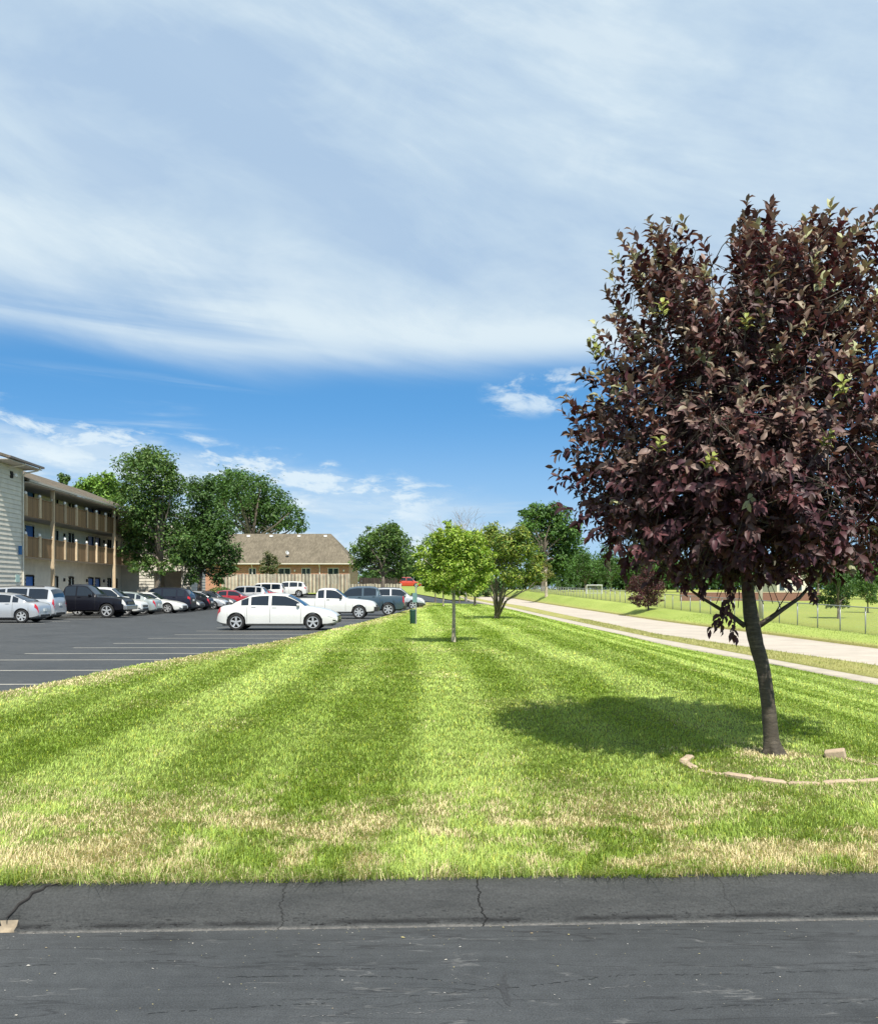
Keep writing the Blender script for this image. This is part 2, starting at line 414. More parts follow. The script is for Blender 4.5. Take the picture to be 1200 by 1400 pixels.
LIGHT = np.array([.42, .53, .155]); DARK = np.array([.20, .30, .036]); STRAW = np.array([.60, .51, .25])
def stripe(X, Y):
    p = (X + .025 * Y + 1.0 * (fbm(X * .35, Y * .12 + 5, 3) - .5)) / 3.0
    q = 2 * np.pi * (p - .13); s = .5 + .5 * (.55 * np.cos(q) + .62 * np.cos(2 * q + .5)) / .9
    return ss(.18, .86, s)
def straw(X, Y):
    n = fbm(X * 1.1 + 3, Y * 1.6, 4); n2 = fbm(X * 5, Y * 5 + 40, 3)
    near = ss(7.6, 5.5, Y) * (.45 + .55 * ss(4.68, 4.95, Y)) * ss(.36, .54, n * .55 + n2 * .45)
    d = X - XL(Y)
    edge = ss(1.3, .15, d) * ss(11, 13.5, Y) * ss(.30, .55, n) * .8
    ring = ss(1.5, .4, np.hypot(X - 3.05, (Y - 7.9))) * .35 * ss(.3, .6, n2) + ss(.42, .16, np.hypot(X - 3.02, Y - 8.28)) * .8
    mid = ss(.66, .8, fbm(X * .8 + 9, Y * .5 + 2, 3)) * .12
    return np.clip(near * .9 + edge + ring + mid, 0, 1)
def lawn_col(X, Y):
    st = stripe(X, Y); b = fbm(X * .9, Y * .35, 4); p = fbm(X * .25 + 30, Y * .1, 3)  # stripe: view-dependent sheen of mown blades painted into the turf colour
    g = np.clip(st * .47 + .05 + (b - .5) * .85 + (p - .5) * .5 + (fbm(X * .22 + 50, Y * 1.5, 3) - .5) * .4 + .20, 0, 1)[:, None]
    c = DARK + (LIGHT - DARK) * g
    s = straw(X, Y)[:, None]
    return c * (1 - s * .75) + STRAW * (s * .75)
def grass_col(X, Y):
    b = fbm(X * .35, Y * .12, 4)[:, None]; p = fbm(X * 1.5 + 4, Y * .6, 3)[:, None]
    c = np.array([.20, .27, .06]) + np.array([.13, .13, .05]) * np.clip(b * .8 + p * .5 - .1, 0, 1)
    return c
def strip_col(X, Y):
    b = fbm(X * 2.5, Y * .6, 4)[:, None]
    return np.array([.24, .27, .07]) * (1 - b) + np.array([.42, .39, .17]) * b
def verge_col(X, Y):
    d = (X - RF(Y))[:, None]; s = np.clip(1 - d / .8, 0, 1) * .7
    return grass_col(X, Y) * (1 - s) * 1.15 + np.array([.36, .31, .13]) * s
def field_col(X, Y):
    b = fbm(X * .2, Y * .25, 4)[:, None]
    return np.array([.24, .32, .08]) * (1 - b) + np.array([.37, .39, .11]) * b

Yg = np.geomspace(4.2, 108, 90)
Ynear = np.geomspace(4.4, 91, 420)
def kerbtop(X): return KY(X) + .24
# lawn: parametrised from the kerb to the side road
U = np.linspace(0, 1, 240); rows = []
for t in np.linspace(0, 1, 420):
    Ym = kerbtop(0) * (91 / kerbtop(0)) ** t
    a, b = float(XL(Ym)), float(SWB(Ym)) if Ym > 20 else float(SWB(20.))
    if Ym < 20: b = b + (22 - b) * ss(20, 12, Ym)
    X = a + (b - a) * U; Y = Ym + .0445 * X * ss(12, 5, Ym)
    Z = gz(X, Y)
    r = np.stack([X, Y, Z], 1); l = r[0].copy(); l[2] -= .3; l[0] -= .05; e = r[-1].copy(); e[2] -= .3
    rows.append(np.vstack([l, r, e]))
n = 242; LV = np.vstack(rows); i = (np.arange(419)[:, None] * n + np.arange(n - 1)[None]).ravel()
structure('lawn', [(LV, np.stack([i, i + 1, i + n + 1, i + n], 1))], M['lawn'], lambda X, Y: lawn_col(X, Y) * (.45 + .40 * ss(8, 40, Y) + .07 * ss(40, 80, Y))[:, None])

# paving: the drive in the foreground and the parking lot behind it
c = lambda v: (lambda Y: v)
Xs = np.linspace(-60, 40, 60); rows = []
for t in np.linspace(0, 1, 12):
    Y = -14 + (KY(Xs) + .02 + 14) * t
    rows.append(np.stack([Xs, Y, np.zeros_like(Xs)], 1))
PV = np.vstack(rows); i = (np.arange(11)[:, None] * 60 + np.arange(59)[None]).ravel()
PF = np.stack([i, i + 1, i + 61, i + 60], 1)
lotV, lotF = ribbon(c(-60), lambda Y: XL(Y) + .15, np.concatenate([np.linspace(4.75, 40, 40), np.linspace(42, 109, 40)]), 60, -.15)
m0 = (lotV[:, 1] < 4.76); lotV[m0, 1] = KY(lotV[m0, 0]) + .02
structure('parking_lot', [(PV, PF), (lotV, lotF)], M['asphalt'])
structure('side_road', [ribbon(lambda Y: XL(91.) - 2, SWB, np.linspace(91, 116, 12), 12, -.08)], M['asphalt'])
Yr = np.concatenate([[-20, 0, 8], np.geomspace(14, 300, 70)])
structure('sidewalk', [ribbon(SWB, SWT, Yr, 4, .02)], M['sidewalk'])
structure('street', [ribbon(RN, RF, Yr, 8, -.07)], M['street'])
structure('grass_strip', [ribbon(SWT, RN, Yr, 6, .03)], M['lawn'], strip_col)
structure('grass_verge', [ribbon(RF, lambda Y: FB(Y) + .05, Yr, 14, .02)], M['lawn'], verge_col)
structure('field', [ribbon(lambda Y: FB(Y) + .05, lambda Y: 40 + Y * 1.2, Yr, 30, .0)], M['lawn'], field_col)
structure('back_lawn', [ribbon(c(-70), lambda Y: XL(91.) - 2.2, np.linspace(109, 116, 6), 20, 0), ribbon(c(-70), lambda Y: SWB(Y), np.geomspace(116, 300, 30), 30, 0)], M['lawn'], grass_col)
structure('walkway', [ribbon(c(-29), c(-24.9), np.linspace(40, 100, 20), 3, -.02)], M['sidewalk'])
gx = np.concatenate([-np.geomspace(3000, 20, 24), np.linspace(-18, 30, 16), np.geomspace(34, 3000, 24)])
gy = np.concatenate([[-300, -60, -15], np.linspace(0, 120, 24), np.geomspace(135, 4000, 22)])
XX, YY = np.meshgrid(gx, gy); ZZ = gz(XX, YY) - .45
nx = len(gx); i = (np.arange(len(gy) - 1)[:, None] * nx + np.arange(nx - 1)[None]).ravel()
structure('ground', [(np.stack([XX.ravel(), YY.ravel(), ZZ.ravel()], 1), np.stack([i, i + 1, i + nx + 1, i + nx], 1))], M['lawn'], grass_col)

# kerb: rolled, sealed black, slightly lumpy
prof = [(0, -.02), (0, .0), (.012, .012), (.03, .03), (.05, .05), (.075, .073), (.10, .095), (.13, .118), (.16, .136), (.19, .147), (.22, .152), (.26, .153), (.30, .15), (.32, .08)]
xs = np.arange(-7.3, 12, .02); P = np.array(prof)
kx = np.repeat(xs, len(prof)); py = np.tile(P[:, 0], len(xs)); pz = np.tile(P[:, 1], len(xs))
lump = (fbm(kx * 3, pz * 20 + 3, 4) - .5) * .014 + (fbm(kx * 22, pz * 90, 3) - .5) * .007
k = np.tile((np.arange(len(prof)) > 1) & (np.arange(len(prof)) < 12), len(xs)) * 1.0
ky = KY(kx) + py - lump * k * .6; kz = pz + lump * k * .7
# a broken-out corner that shows the raw concrete
hole = (np.exp(-((kx + 2.078 + .018 * np.sin(pz * 90)) / .05) ** 4)) * ss(.07, .03, pz + .03 * (fbm(kx * 25, pz * 40, 3) - .5))
ky += hole * .05; kz -= hole * .02
n = len(prof); i = (np.arange(len(xs) - 1)[:, None] * n + np.arange(n - 1)[None]).ravel()
kf = np.stack([i, i + n, i + n + 1, i + 1], 1)
mi = ((hole[kf].mean(1) > .45)).astype(int)
ko = link('kerb', np_mesh('kerb', np.stack([kx, ky, kz], 1), kf, True, mi=mi), [M['kerb'], M['rawconc']]); tag(ko, kind='structure')
# the diagonal crack beside it, a thin dark tube laid along the kerb surface
cr = MB(); pts = []
for t in np.linspace(0, 1, 9):
    x = -2.09 + .17 * t + .012 * math.sin(t * 23); q = .055 + .22 * t
    pts.append((x, float(KY(x)) + q - .004, float(np.interp(q, P[:, 0], P[:, 1])) + .003))
cr.tube(pts, [.003, .007, .009, .007, .010, .008, .009, .006, .003], 6)
tag(cr.build('kerb_crack', M['dark']), kind='structure')

# hairline cracks, brush marks and scratches in the seal coat
def hair(name, pxs, w, mat):
    P0 = [Vector(((x - 600) / F * (EYE * F / (y - HZ)), EYE * F / (y - HZ), 0)) for x, y in pxs]
    P = []
    for a, b in zip(P0, P0[1:]):
        n = max(4, int((b - a).length / .015))
        for k in range(n): P.append(a.lerp(b, k / n) + Vector((0, random.gauss(0, .0035), 0)))
    V = []
    for k, p in enumerate(P):
        q = w * random.uniform(.12, .62) / 2; V += [(p.x, p.y - q, .0025), (p.x, p.y + q, .0025)]
    f = [(2 * k, 2 * k + 2, 2 * k + 3, 2 * k + 1) for k in range(len(P) - 1) if random.random() > (.30 if mat == 'crackdark' else .5)]
    tag(link(name, np_mesh(name, np.array(V), np.array(f)), M[mat]), kind='structure')
M['crackdark'] = plain('crack_dirt', (.024, .026, .027), .9)
M['scratch'] = plain('pale_scratch', (.19, .19, .19), .9)
for pxs, w in (([(395, 1326), (480, 1325), (575, 1326)], .007), ([(300, 1337), (420, 1335), (560, 1337), (640, 1346), (690, 1352)], .008), ([(380, 1368), (470, 1366), (560, 1363), (640, 1355), (690, 1352)], .006),
               ([(690, 1352), (790, 1341), (850, 1334), (1000, 1333), (1195, 1326)], .008), ([(690, 1352), (720, 1372), (735, 1400)], .007), ([(672, 1366), (688, 1378), (690, 1400)], .006), ([(0, 1322), (120, 1318), (260, 1313)], .006), ([(180, 1388), (330, 1378), (450, 1372)], .008), ([(880, 1385), (1000, 1376), (1150, 1372), (1230, 1366)], .006)):
    hair('pavement_crack', pxs, w, 'crackdark')
for pxs, w in (([(560, 1389), (620, 1378), (672, 1366)], .007), ([(617, 1333), (637, 1347)], .008), ([(395, 1392), (470, 1388), (600, 1385)], .006), ([(400, 1292), (520, 1288), (640, 1282)], .005), ([(100, 1296), (240, 1299)], .005), ([(900, 1302), (980, 1298)], .005), ([(820, 1352), (900, 1349)], .005)):
    hair('pavement_scratch', pxs, w, 'scratch')
pt = [Vector(((x - 600) / F * (EYE * F / (y - HZ)), EYE * F / (y - HZ), .0015)) for x, y in ((675, 1350), (681, 1345), (684, 1339), (688, 1335), (691, 1327), (693, 1338), (692, 1344), (697, 1351), (694, 1358), (699, 1368), (697, 1377), (690, 1372), (686, 1361), (684, 1354))]
tag(link('pavement_patch', np_mesh('pavement_patch', np.array([tuple(p) for p in pt]), np.array([list(range(len(pt)))[::-1]])), plain('patch_seal', (.040, .043, .046), .75, scale=60, var=.3)), kind='structure')

# painted stall lines
def line_obj(p, q, w=.1, dz=.004):
    p = Vector(p); q = Vector(q); d = (q - p).normalized(); s = Vector((-d.y, d.x, 0)) * w / 2
    V = []; F4 = []; n = 8
    for k in range(n + 1):
        u = p.lerp(q, k / n)
        for sg in (-1, 1):
            a = u + s * sg; V.append((a.x, a.y, float(gz(a.x, a.y)) - .15 + dz))
    F4 = [(2 * k + 1, 2 * k, 2 * k + 2, 2 * k + 3) for k in range(n)]
    return tag(link('parking_line', np_mesh('parking_line', np.array(V), np.array(F4)), M['paint']), kind='structure')
for x0, y0 in ((-130, 936.6), (-90, 917.3), (-30, 902.8), (34, 894), (100, 886), (155, 880), (202, 873), (239, 868), (268, 863), (296, 858.5), (350, 852), (395, 847.5), (420, 843.5)):
    d = EYE * F / (y0 - HZ); X0 = (x0 - 600) / F * d
    line_obj((X0, d, 0), (float(XL(d)) + .2, d + .12, 0))
for k in range(14):
    Y = 43.2 + 2.9 * k
    line_obj((-24.2, Y, 0), (-18.6, Y, 0), .1)

# ------------------------------------------------------------ grass blades
def blades():
    out = []
    def zone(y0, y1, dens, h, w):
        xw = min(26., y1 * 1.05 + 3); n0 = int((y1 - y0) * xw * dens)
        Y = RNG.uniform(y0, y1, n0); X = RNG.uniform(-xw / 2, xw / 2, n0)
        keep = (np.abs(X) < Y * .5 + 1.1) & (X > XL(Y) - .05) & (Y > kerbtop(X) + .05 * (fbm(X * 5, X * 0 + 3, 3) - .55)) & (X < np.where(Y > 20, SWB(Y), 12.) - .03)
        keep &= np.hypot(X - 3.02, Y - 8.28) > .1
        X, Y = X[keep], Y[keep]; out.append((X, Y, np.full(len(X), h), np.full(len(X), w)))
    zone(4.4, 5.3, 7500, .050, .0036); zone(5.3, 7, 5200, .043, .0044); zone(7, 9.5, 2800, .038, .0060)
    zone(9.5, 13, 1400, .038, .009); zone(13, 19, 600, .04, .014); zone(19, 32, 200, .042, .022); zone(32, 52, 70, .045, .035); zone(52, 89, 26, .05, .055)
    X = np.concatenate([o[0] for o in out]); Y = np.concatenate([o[1] for o in out]); h = np.concatenate([o[2] for o in out]); w = np.concatenate([o[3] for o in out])
    n = len(X); s = straw(X, Y)
    tuft = fbm(X * 2.2, Y * 2.2, 3)
    isst = RNG.random(n) < s * .95
    h = h * RNG.uniform(.55, 1.25, n) * (.7 + .75 * tuft) * (1 + .35 * ss(5.2, 4.7, Y - .0445 * X))
    h = np.where(isst, h * .8, h)
    Z = gz(X, Y)
    az = RNG.uniform(0, 2 * np.pi, n); st = stripe(X, Y)
    az = np.where(RNG.random(n) < .55, fbm(X * 4.5, Y * 4.5 + 70, 3) * 14 + RNG.normal(0, .9, n), az)   # tufts lie one way
    h = h * (.72 + .55 * fbm(X * 7 + 20, Y * 7, 2))
    lean = RNG.uniform(.2, 1.25, n)
    # mowing bends the blades away from or towards the viewer in alternate stripes
    lx = np.cos(az) * lean; ly = np.sin(az) * lean + (st - .5) * .7
    spill = ss(.14, .0, Y - kerbtop(X)) * RNG.random(n)
    ly = ly - spill * 1.1; h = h * (1 + .55 * spill)
    bx, by = -np.sin(az), np.cos(az)
    bx, by = np.where(RNG.random(n) < .55, 1 - .3 * RNG.random(n), bx), np.where(RNG.random(n) < .55, RNG.uniform(-.5, .5, n), by)
    l = np.hypot(bx, by); bx /= l; by /= l
    P0 = np.stack([X, Y, Z - .005], 1)
    mid = P0 + np.stack([lx * h * .3, ly * h * .3, h * .6], 1)
    tip = P0 + np.stack([lx * h, ly * h, h * (1 - .38 * lean)], 1)
    B = np.stack([bx * w * .5, by * w * .5, 0 * w], 1)
    V = np.stack([P0 - B, P0 + B, mid + B * .8, mid - B * .8, tip], 1).reshape(-1, 3)
    base = lawn_col(X, Y)
    gl = np.clip(.5 + .45 * RNG.standard_normal(n), 0, 1)[:, None]
    c = base * (.70 + .68 * gl) * np.array([1, 1.02, .9])
    yel = (RNG.random(n) < .10)[:, None]
    c = np.where(yel, c * np.array([1.45, 1.15, .9]), c)
    sc = np.array([.80, .69, .41]) * (.6 + .6 * RNG.random(n))[:, None]
    gc = (DARK * .65 + LIGHT * .35) * (.6 + .8 * gl)
    c = np.where(isst[:, None], sc, np.where((s > .2)[:, None], gc, c))
    k = np.arange(n)[:, None] * 5
    q = np.concatenate([k, k + 1, k + 2, k + 3], 1); t = np.concatenate([k + 3, k + 2, k + 4], 1)
    me = np_mesh('lawn_grass', V, [q, t], False, np.repeat(c, 5, 0))
    print('blades', n)
    return tag(link('lawn_grass', me, M['blade']), 'short mown grass blades with straw coloured dry patches', 'grass', kind='stuff')
blades()
# rough grass along the street, coarser
def rough_grass():
    n = 26000
    Y = 12 + 60 * RNG.random(n) ** 1.6; u = RNG.random(n)
    which = RNG.random(n) < .6
    X = np.where(which, SWT(Y) + .1 + (RN(Y) - SWT(Y) - .15) * u, RF(Y) + .05 + (FB(Y) - RF(Y)) * u)
    Z = gz(X, Y); h = RNG.uniform(.04, .12, n) * np.where(which, 1, .8); w = .012 + Y * .0006
    az = RNG.uniform(0, 6.28, n); lx = np.cos(az) * .5; ly = np.sin(az) * .5
    P0 = np.stack([X, Y, Z], 1); B = np.stack([w * .5, 0 * w, 0 * w], 1)
    tip = P0 + np.stack([lx * h, ly * h, h], 1)
    V = np.stack([P0 - B, P0 + B, tip], 1).reshape(-1, 3)
    c = np.where(which[:, None], strip_col(X, Y), verge_col(X, Y)) * (.6 + .8 * RNG.random(n))[:, None]
    f = np.arange(n * 3).reshape(-1, 3)
    return tag(link('roadside_grass', np_mesh('roadside_grass', V, f, False, np.repeat(c, 3, 0)), M['blade']), 'rough unmown grass along the street edges', 'grass', kind='stuff')
rough_grass()
# chips of leaf and grit on the drive
def litter():
    n = 520; V = []; Fc = []; C = []
    for k in range(n):
        x = random.uniform(-3.2, 3.2); y = float(KY(x)) - (random.random() ** 2.2) * 1.5 - .01
        r = random.uniform(.0015, .0045) * (2.4 if random.random() < .1 else 1); a = random.uniform(-.6, .6); e = random.uniform(.12, .6)
        b = len(V)
        for j in range(6):
            t = j / 6 * 6.283; u = r * math.cos(t) * random.uniform(.7, 1.2); v = r * e * math.sin(t)
            V.append((x + u * math.cos(a) - v * math.sin(a), y + u * math.sin(a) + v * math.cos(a), .004 + random.random() * .002))
        V.append((x, y, .004 + r * .5))
        Fc += [(b + j, b + (j + 1) % 6, b + 6) for j in range(6)]
        col = random.choice([(.5, .47, .42), (.62, .6, .56), (.35, .28, .18), (.45, .4, .2)])
        C += [col] * 7
    tag(link('grit', np_mesh('grit', np.array(V), np.array(Fc), False, np.array(C)), M['blade']), 'pale chips and grit scattered on the black asphalt', 'grit', kind='stuff')
litter()

# edging stones round the purple tree
stone_no = 0
def stone(p, q, label, h=.038, wd=.075):
    p = Vector(p); q = Vector(q); d = q - p; L = d.length - .012
    mb = MB(); ns = 7; na = 6
    for i in range(ns + 1):
        t = i / ns; sc = .86 if i in (0, ns) else 1
        hh = h * (.80 + .20 * abs(math.sin(t * math.pi * 3))) * sc * random.uniform(.96, 1.04)
        x = (t - .5) * L
        ring = [(x, -wd / 2 * sc, -.05), (x, -wd / 2 * sc, hh * .75), (x, -wd * .3 * sc, hh), (x, wd * .3 * sc, hh), (x, wd / 2 * sc, hh * .75), (x, wd / 2 * sc, -.05)]
        mb.v += ring
    mb.f = [(i * na + k, i * na + (k + 1) % na, (i + 1) * na + (k + 1) % na, (i + 1) * na + k) for i in range(ns) for k in range(na)] + [tuple(range(na))[::-1], tuple(range(ns * na, ns * na + na))]
    mb.m = [0] * len(mb.f)
    o = mb.build('edging_stone', M['edging'], sharp=40)
    c = (p + q) / 2; o.location = (c.x, c.y, float(gz(c.x, c.y)) - random.uniform(0, .030))
    o.rotation_euler = (random.uniform(-.05, .05), random.uniform(-.03, .03), math.atan2(d.y, d.x))
    return tag(o, label, 'edging stone', 'edging stones round the purple tree')
ORD = ['first', 'second', 'third', 'fourth', 'fifth', 'sixth', 'seventh', 'eighth', 'ninth', 'tenth', 'eleventh', 'twelfth', 'thirteenth', 'fourteenth']
def arc(pxs, labf):
    pts = [Vector((*G(*p), 0)) for p in pxs]
    seg = [0]
    for a, b in zip(pts, pts[1:]): seg.append(seg[-1] + (b - a).length)
    n = max(1, round(seg[-1] / .27))
    ev = lambda s: Vector((np.interp(s, seg, [p.x for p in pts]), np.interp(s, seg, [p.y for p in pts]), 0))
    for k in range(n): stone(ev(seg[-1] * k / n), ev(seg[-1] * (k + 1) / n), labf(k, n))
arc([(944, 1037), (932, 1043), (945, 1051), (975, 1058), (1010, 1064), (1060, 1073), (1110, 1073), (1160, 1072), (1200, 1069), (1240, 1064)],
    lambda k, n: '%s tan scalloped edging stone counted from the left end of the front curve' % ORD[k] if k < 14 else 'tan scalloped edging stone at the right end of the front curve')
arc([(1150, 1036), (1185, 1044), (1225, 1050)], lambda k, n: ['tan edging stone right behind the tilted block in the rear row', 'tan edging stone at the outer end of the rear row', 'last tan edging stone of the rear row'][min(k, 2)])
b = MB(); b.box((-.085, -.045, -.03), (.085, .045, .055)); o = b.build('edging_stone', M['edging']); x, y = G(1142, 1037)
bv = o.modifiers.new('bevel', 'BEVEL'); bv.width = .012; bv.segments = 2
o.location = (x, y, float(gz(x, y)) + .02); o.rotation_euler = (.15, -.2, -.5)
tag(o, 'loose brown block tipped up at the left end of the rear edging row', 'edging stone', 'edging stones round the purple tree')
# ============================================================ TREES
TS = (np.array([(0, 0, 0), (.45, .5, .10), (1, 0, -.06), (.45, -.5, .10)]), [np.array([[0, 2, 1], [0, 3, 2]])])
TD = (np.array([(0, 0, 0), (.30, .43, .09), (.66, .40, .05), (1, 0, -.22), (.66, -.40, .05), (.30, -.43, .09), (.33, 0, 0), (.68, 0, -.06)]),
      [np.array([[0, 6, 1], [7, 3, 2], [0, 5, 6], [7, 4, 3]]), np.array([[6, 7, 2, 1], [5, 4, 7, 6]])])
def unit(a): return a / np.maximum(np.linalg.norm(a, axis=1, keepdims=True), 1e-9)
def leaves(name, P, A, Nn, L, W, C, mat, parent, T=TS):
    """P points, A axis, Nn rough normal, L length, W width, C colour per leaf"""
    A = unit(A); B = unit(np.cross(Nn, A)); Nn = np.cross(A, B)
    t = T[0]; n = len(P); k = len(t)
    V = P[:, None] + A[:, None] * (t[None, :, 0:1] * L[:, None, None]) + B[:, None] * (t[None, :, 1:2] * W[:, None, None]) + Nn[:, None] * (t[None, :, 2:3] * (L * np.random.default_rng(n).uniform(.3, 2.0, n))[:, None, None])
    off = np.arange(n)[:, None, None] * k
    fs = [(f[None] + off).reshape(-1, f.shape[1]) for f in T[1]]
    return link(name, np_mesh(name, V.reshape(-1, 3), fs, len(t) > 4, np.repeat(C, k, 0)), mat, parent)
def mixcol(rng, n, cols, var=.22):
    c = np.array(cols)[rng.integers(0, len(cols), n)]
    return c * (1 + var * rng.standard_normal((n, 1))).clip(.45, 1.7)
NMUL = 1.75
GREEN = [(.075, .150, .032), (.10, .185, .04), (.06, .125, .03), (.14, .215, .055)]
def crown_pts(rng, lobes, n, gap=.42, nscale=1.2):
    """lobes: (centre Vector, radius, squash); leaf spots gathered into clumps with holes between them"""
    w = np.array([l[1] ** 2 for l in lobes]); w /= w.sum()
    # clump centres on the shells of the lobes, leaves spread round the clumps
    nc = max(30, n // 34)
    li = rng.choice(len(lobes), nc, p=w)
    C = np.array([l[0] for l in lobes]); R = np.array([l[1] for l in lobes]); S = np.array([l[2] for l in lobes])
    d = unit(rng.standard_normal((nc, 3))); rr = rng.random(nc) ** .45
    q = d * (R[li] * rr)[:, None]; q[:, 2] *= S[li]
    cc = C[li] + q; cr = R[li] * rng.uniform(.13, .28, nc)
    out = unit(q + 1e-6)
    k = rng.integers(0, nc, n)
    e = rng.standard_normal((n, 3)) * .62; e[:, 2] *= .7
    P = cc[k] + e * cr[k][:, None]
    fill = rng.random(n) < .38                      # sparser leaves all through the inside, so that the sky shows only here and there
    l2 = rng.choice(len(lobes), n, p=w); d2 = unit(rng.standard_normal((n, 3))) * (R[l2] * rng.random(n) ** .55 * .92)[:, None]; d2[:, 2] *= S[l2]
    P = np.where(fill[:, None], C[l2] + d2, P)
    nrm = unit(out[k] * .6 + unit(e) * .55 + np.array([0, 0, .75]) + rng.standard_normal((n, 3)) * .45)
    return P, nrm
def leafy(rng, lobes, n, size, cols, parent, mat='leaf', aspect=.55, name='crown', var=.25):
    P, nrm = crown_pts(rng, lobes, n)
    ax = np.cross(nrm, rng.standard_normal((n, 3))); ax[:, 2] -= .25
    L = size * rng.uniform(.7, 1.35, n)
    return leaves(name, P, ax, nrm, L, L * aspect, mixcol(rng, n, cols, var), M[mat], parent)
def limb_mesh(rng, base, fork, lobes, r0, stems=1, bend=.12, n=7, trunk_tilt=None):
    mb = MB(); base = Vector(base); fork = Vector(fork)
    starts = []
    if stems == 1:
        pts = [base + Vector((0, 0, -.15))]
        for t in (.0, .25, .5, .75, 1): pts.append(base.lerp(fork, t) + Vector((rng.normal() * bend * r0, rng.normal() * bend * r0, 0)) * (1 if 0 < t < 1 else 0))
        mb.tube(pts, [r0 * 1.5, r0 * 1.28, r0 * 1.02, r0 * .95, r0 * .9, r0 * .85], 10)
        starts = [(fork, r0 * .62)] * len(lobes)
    else:
        for l in lobes: starts.append((base + Vector((rng.normal() * r0, rng.normal() * r0, 0)), r0 * .5))
        mb.tube([base + Vector((0, 0, -.15)), base + Vector((0, 0, .12)), base + Vector((0, 0, .4))], [r0 * 1.6, r0 * 1.3, r0 * .9], 10)
    for (s, r), l in zip(starts, lobes):
        e = Vector(l[0]); v = e - s; L = v.length
        m1 = s + v * .35 + Vector((-v.x * .12, -v.y * .12, L * .08)); m2 = s + v * .7 + Vector((rng.normal() * .04 * L, rng.normal() * .04 * L, 0))
        mb.tube([s, m1, m2, e], [r, r * .7, r * .45, r * .18], n)
        for q in range(3):
            a = m1.lerp(e, rng.uniform(.1, .8)); d = Vector(rng.standard_normal(3)); d.z = abs(d.z) * .6
            b = a + d.normalized() * l[1] * rng.uniform(.5, .9)
            mb.tube([a, a.lerp(b, .5) + Vector((0, 0, l[1] * .05)), b], [r * .35, r * .22, r * .06], 5)
    return mb
def tree(name, label, d, lobes_px, base, fork_px, r0, n, size, cols, seed, cat='tree', group=None, depth=.55, stems=1, bark='bark', mat='leaf', aspect=.55, squash=.9, var=.25, rmul=1.0):
    """lobes_px: (x, y, r) of crown lobes as seen in the photograph at distance d; each gets its own real depth"""
    rng = np.random.default_rng(seed); s = d / F
    bx, by = base; bz = float(gz(bx, by))
    o = thing(name, (bx, by, bz), label, cat, group)
    org = Vector((bx, by, bz)); lobes = []
    xs = [l[0] for l in lobes_px]; hw = (max(xs) - min(xs)) / 2 * s + max(l[2] for l in lobes_px) * s
    for x, y, r in lobes_px:
        c = at(x, y, d); 
        off = rng.uniform(-1, 1) * depth * hw
        c.y += off; c.x *= c.y / d; c.z = EYE + (c.z - EYE) * c.y / d
        lobes.append((c - org, r * s * rmul * 1.28, squash))
        if len(lobes_px) < 14:
            off = rng.uniform(.3, 1) * depth * hw
            lobes.append((c - org + Vector((rng.normal() * .2 * r * s, off, -abs(rng.normal()) * .3 * r * s)), r * s * 1.05, squash))
    fork = at(*fork_px, by) - org
    limb_mesh(rng, (0, 0, 0), fork, lobes[:16], r0, stems).build('trunk', M[bark], o, smooth=True)
    leafy(rng, lobes, int(n * NMUL), size, cols, o, mat, aspect, var=var)
    return o

LIME = [(.22, .34, .035), (.28, .40, .05), (.15, .27, .03), (.36, .45, .09)]
OLIVE = [(.20, .29, .04), (.30, .35, .06), (.14, .22, .035), (.35, .37, .085)]
g6 = G(620, 878)
tree('young_tree', 'young bright green tree with a straight pale trunk in mid lawn', g6[1],
     [(622, 748, 27), (597, 768, 23), (648, 768, 24), (622, 785, 23), (588, 791, 14), (657, 790, 15), (641, 741, 17), (606, 738, 15), (617, 726, 10), (580, 774, 10), (668, 772, 10), (600, 802, 9), (640, 804, 9), (630, 765, 22), (573, 760, 6), (571, 785, 6), (676, 783, 6), (612, 717, 6), (650, 728, 7), (627, 732, 8), (664, 752, 7), (590, 752, 9), (585, 806, 5), (655, 804, 6)] + [(622 + 50 * math.cos(a) * q, 768 - 44 * math.sin(a) * q, 4.2) for a, q in zip(np.linspace(-.3, 6, 26), np.random.default_rng(2).uniform(.92, 1.15, 26))],
     g6, (620, 806), .052, 10000, .082, LIME, 11, bark='bark_pale', depth=.5, rmul=.86)
g7 = G(679, 846)
tree('spreading_tree', 'olive green spreading tree with many fanning stems near the sidewalk', g7[1],
     [(690, 742, 24), (668, 735, 19), (713, 750, 20), (655, 762, 16), (730, 778, 13), (700, 785, 18), (673, 722, 11), (712, 730, 14), (688, 765, 24), (735, 762, 9), (660, 785, 13), (725, 795, 9), (655, 738, 9), (738, 788, 7)],
     g7, (680, 825), .10, 9000, .15, OLIVE + GREEN[:2], 12, stems=5, depth=.55, aspect=.4, rmul=.82)
YG = [(.13, .23, .035), (.18, .28, .04), (.09, .18, .03)]
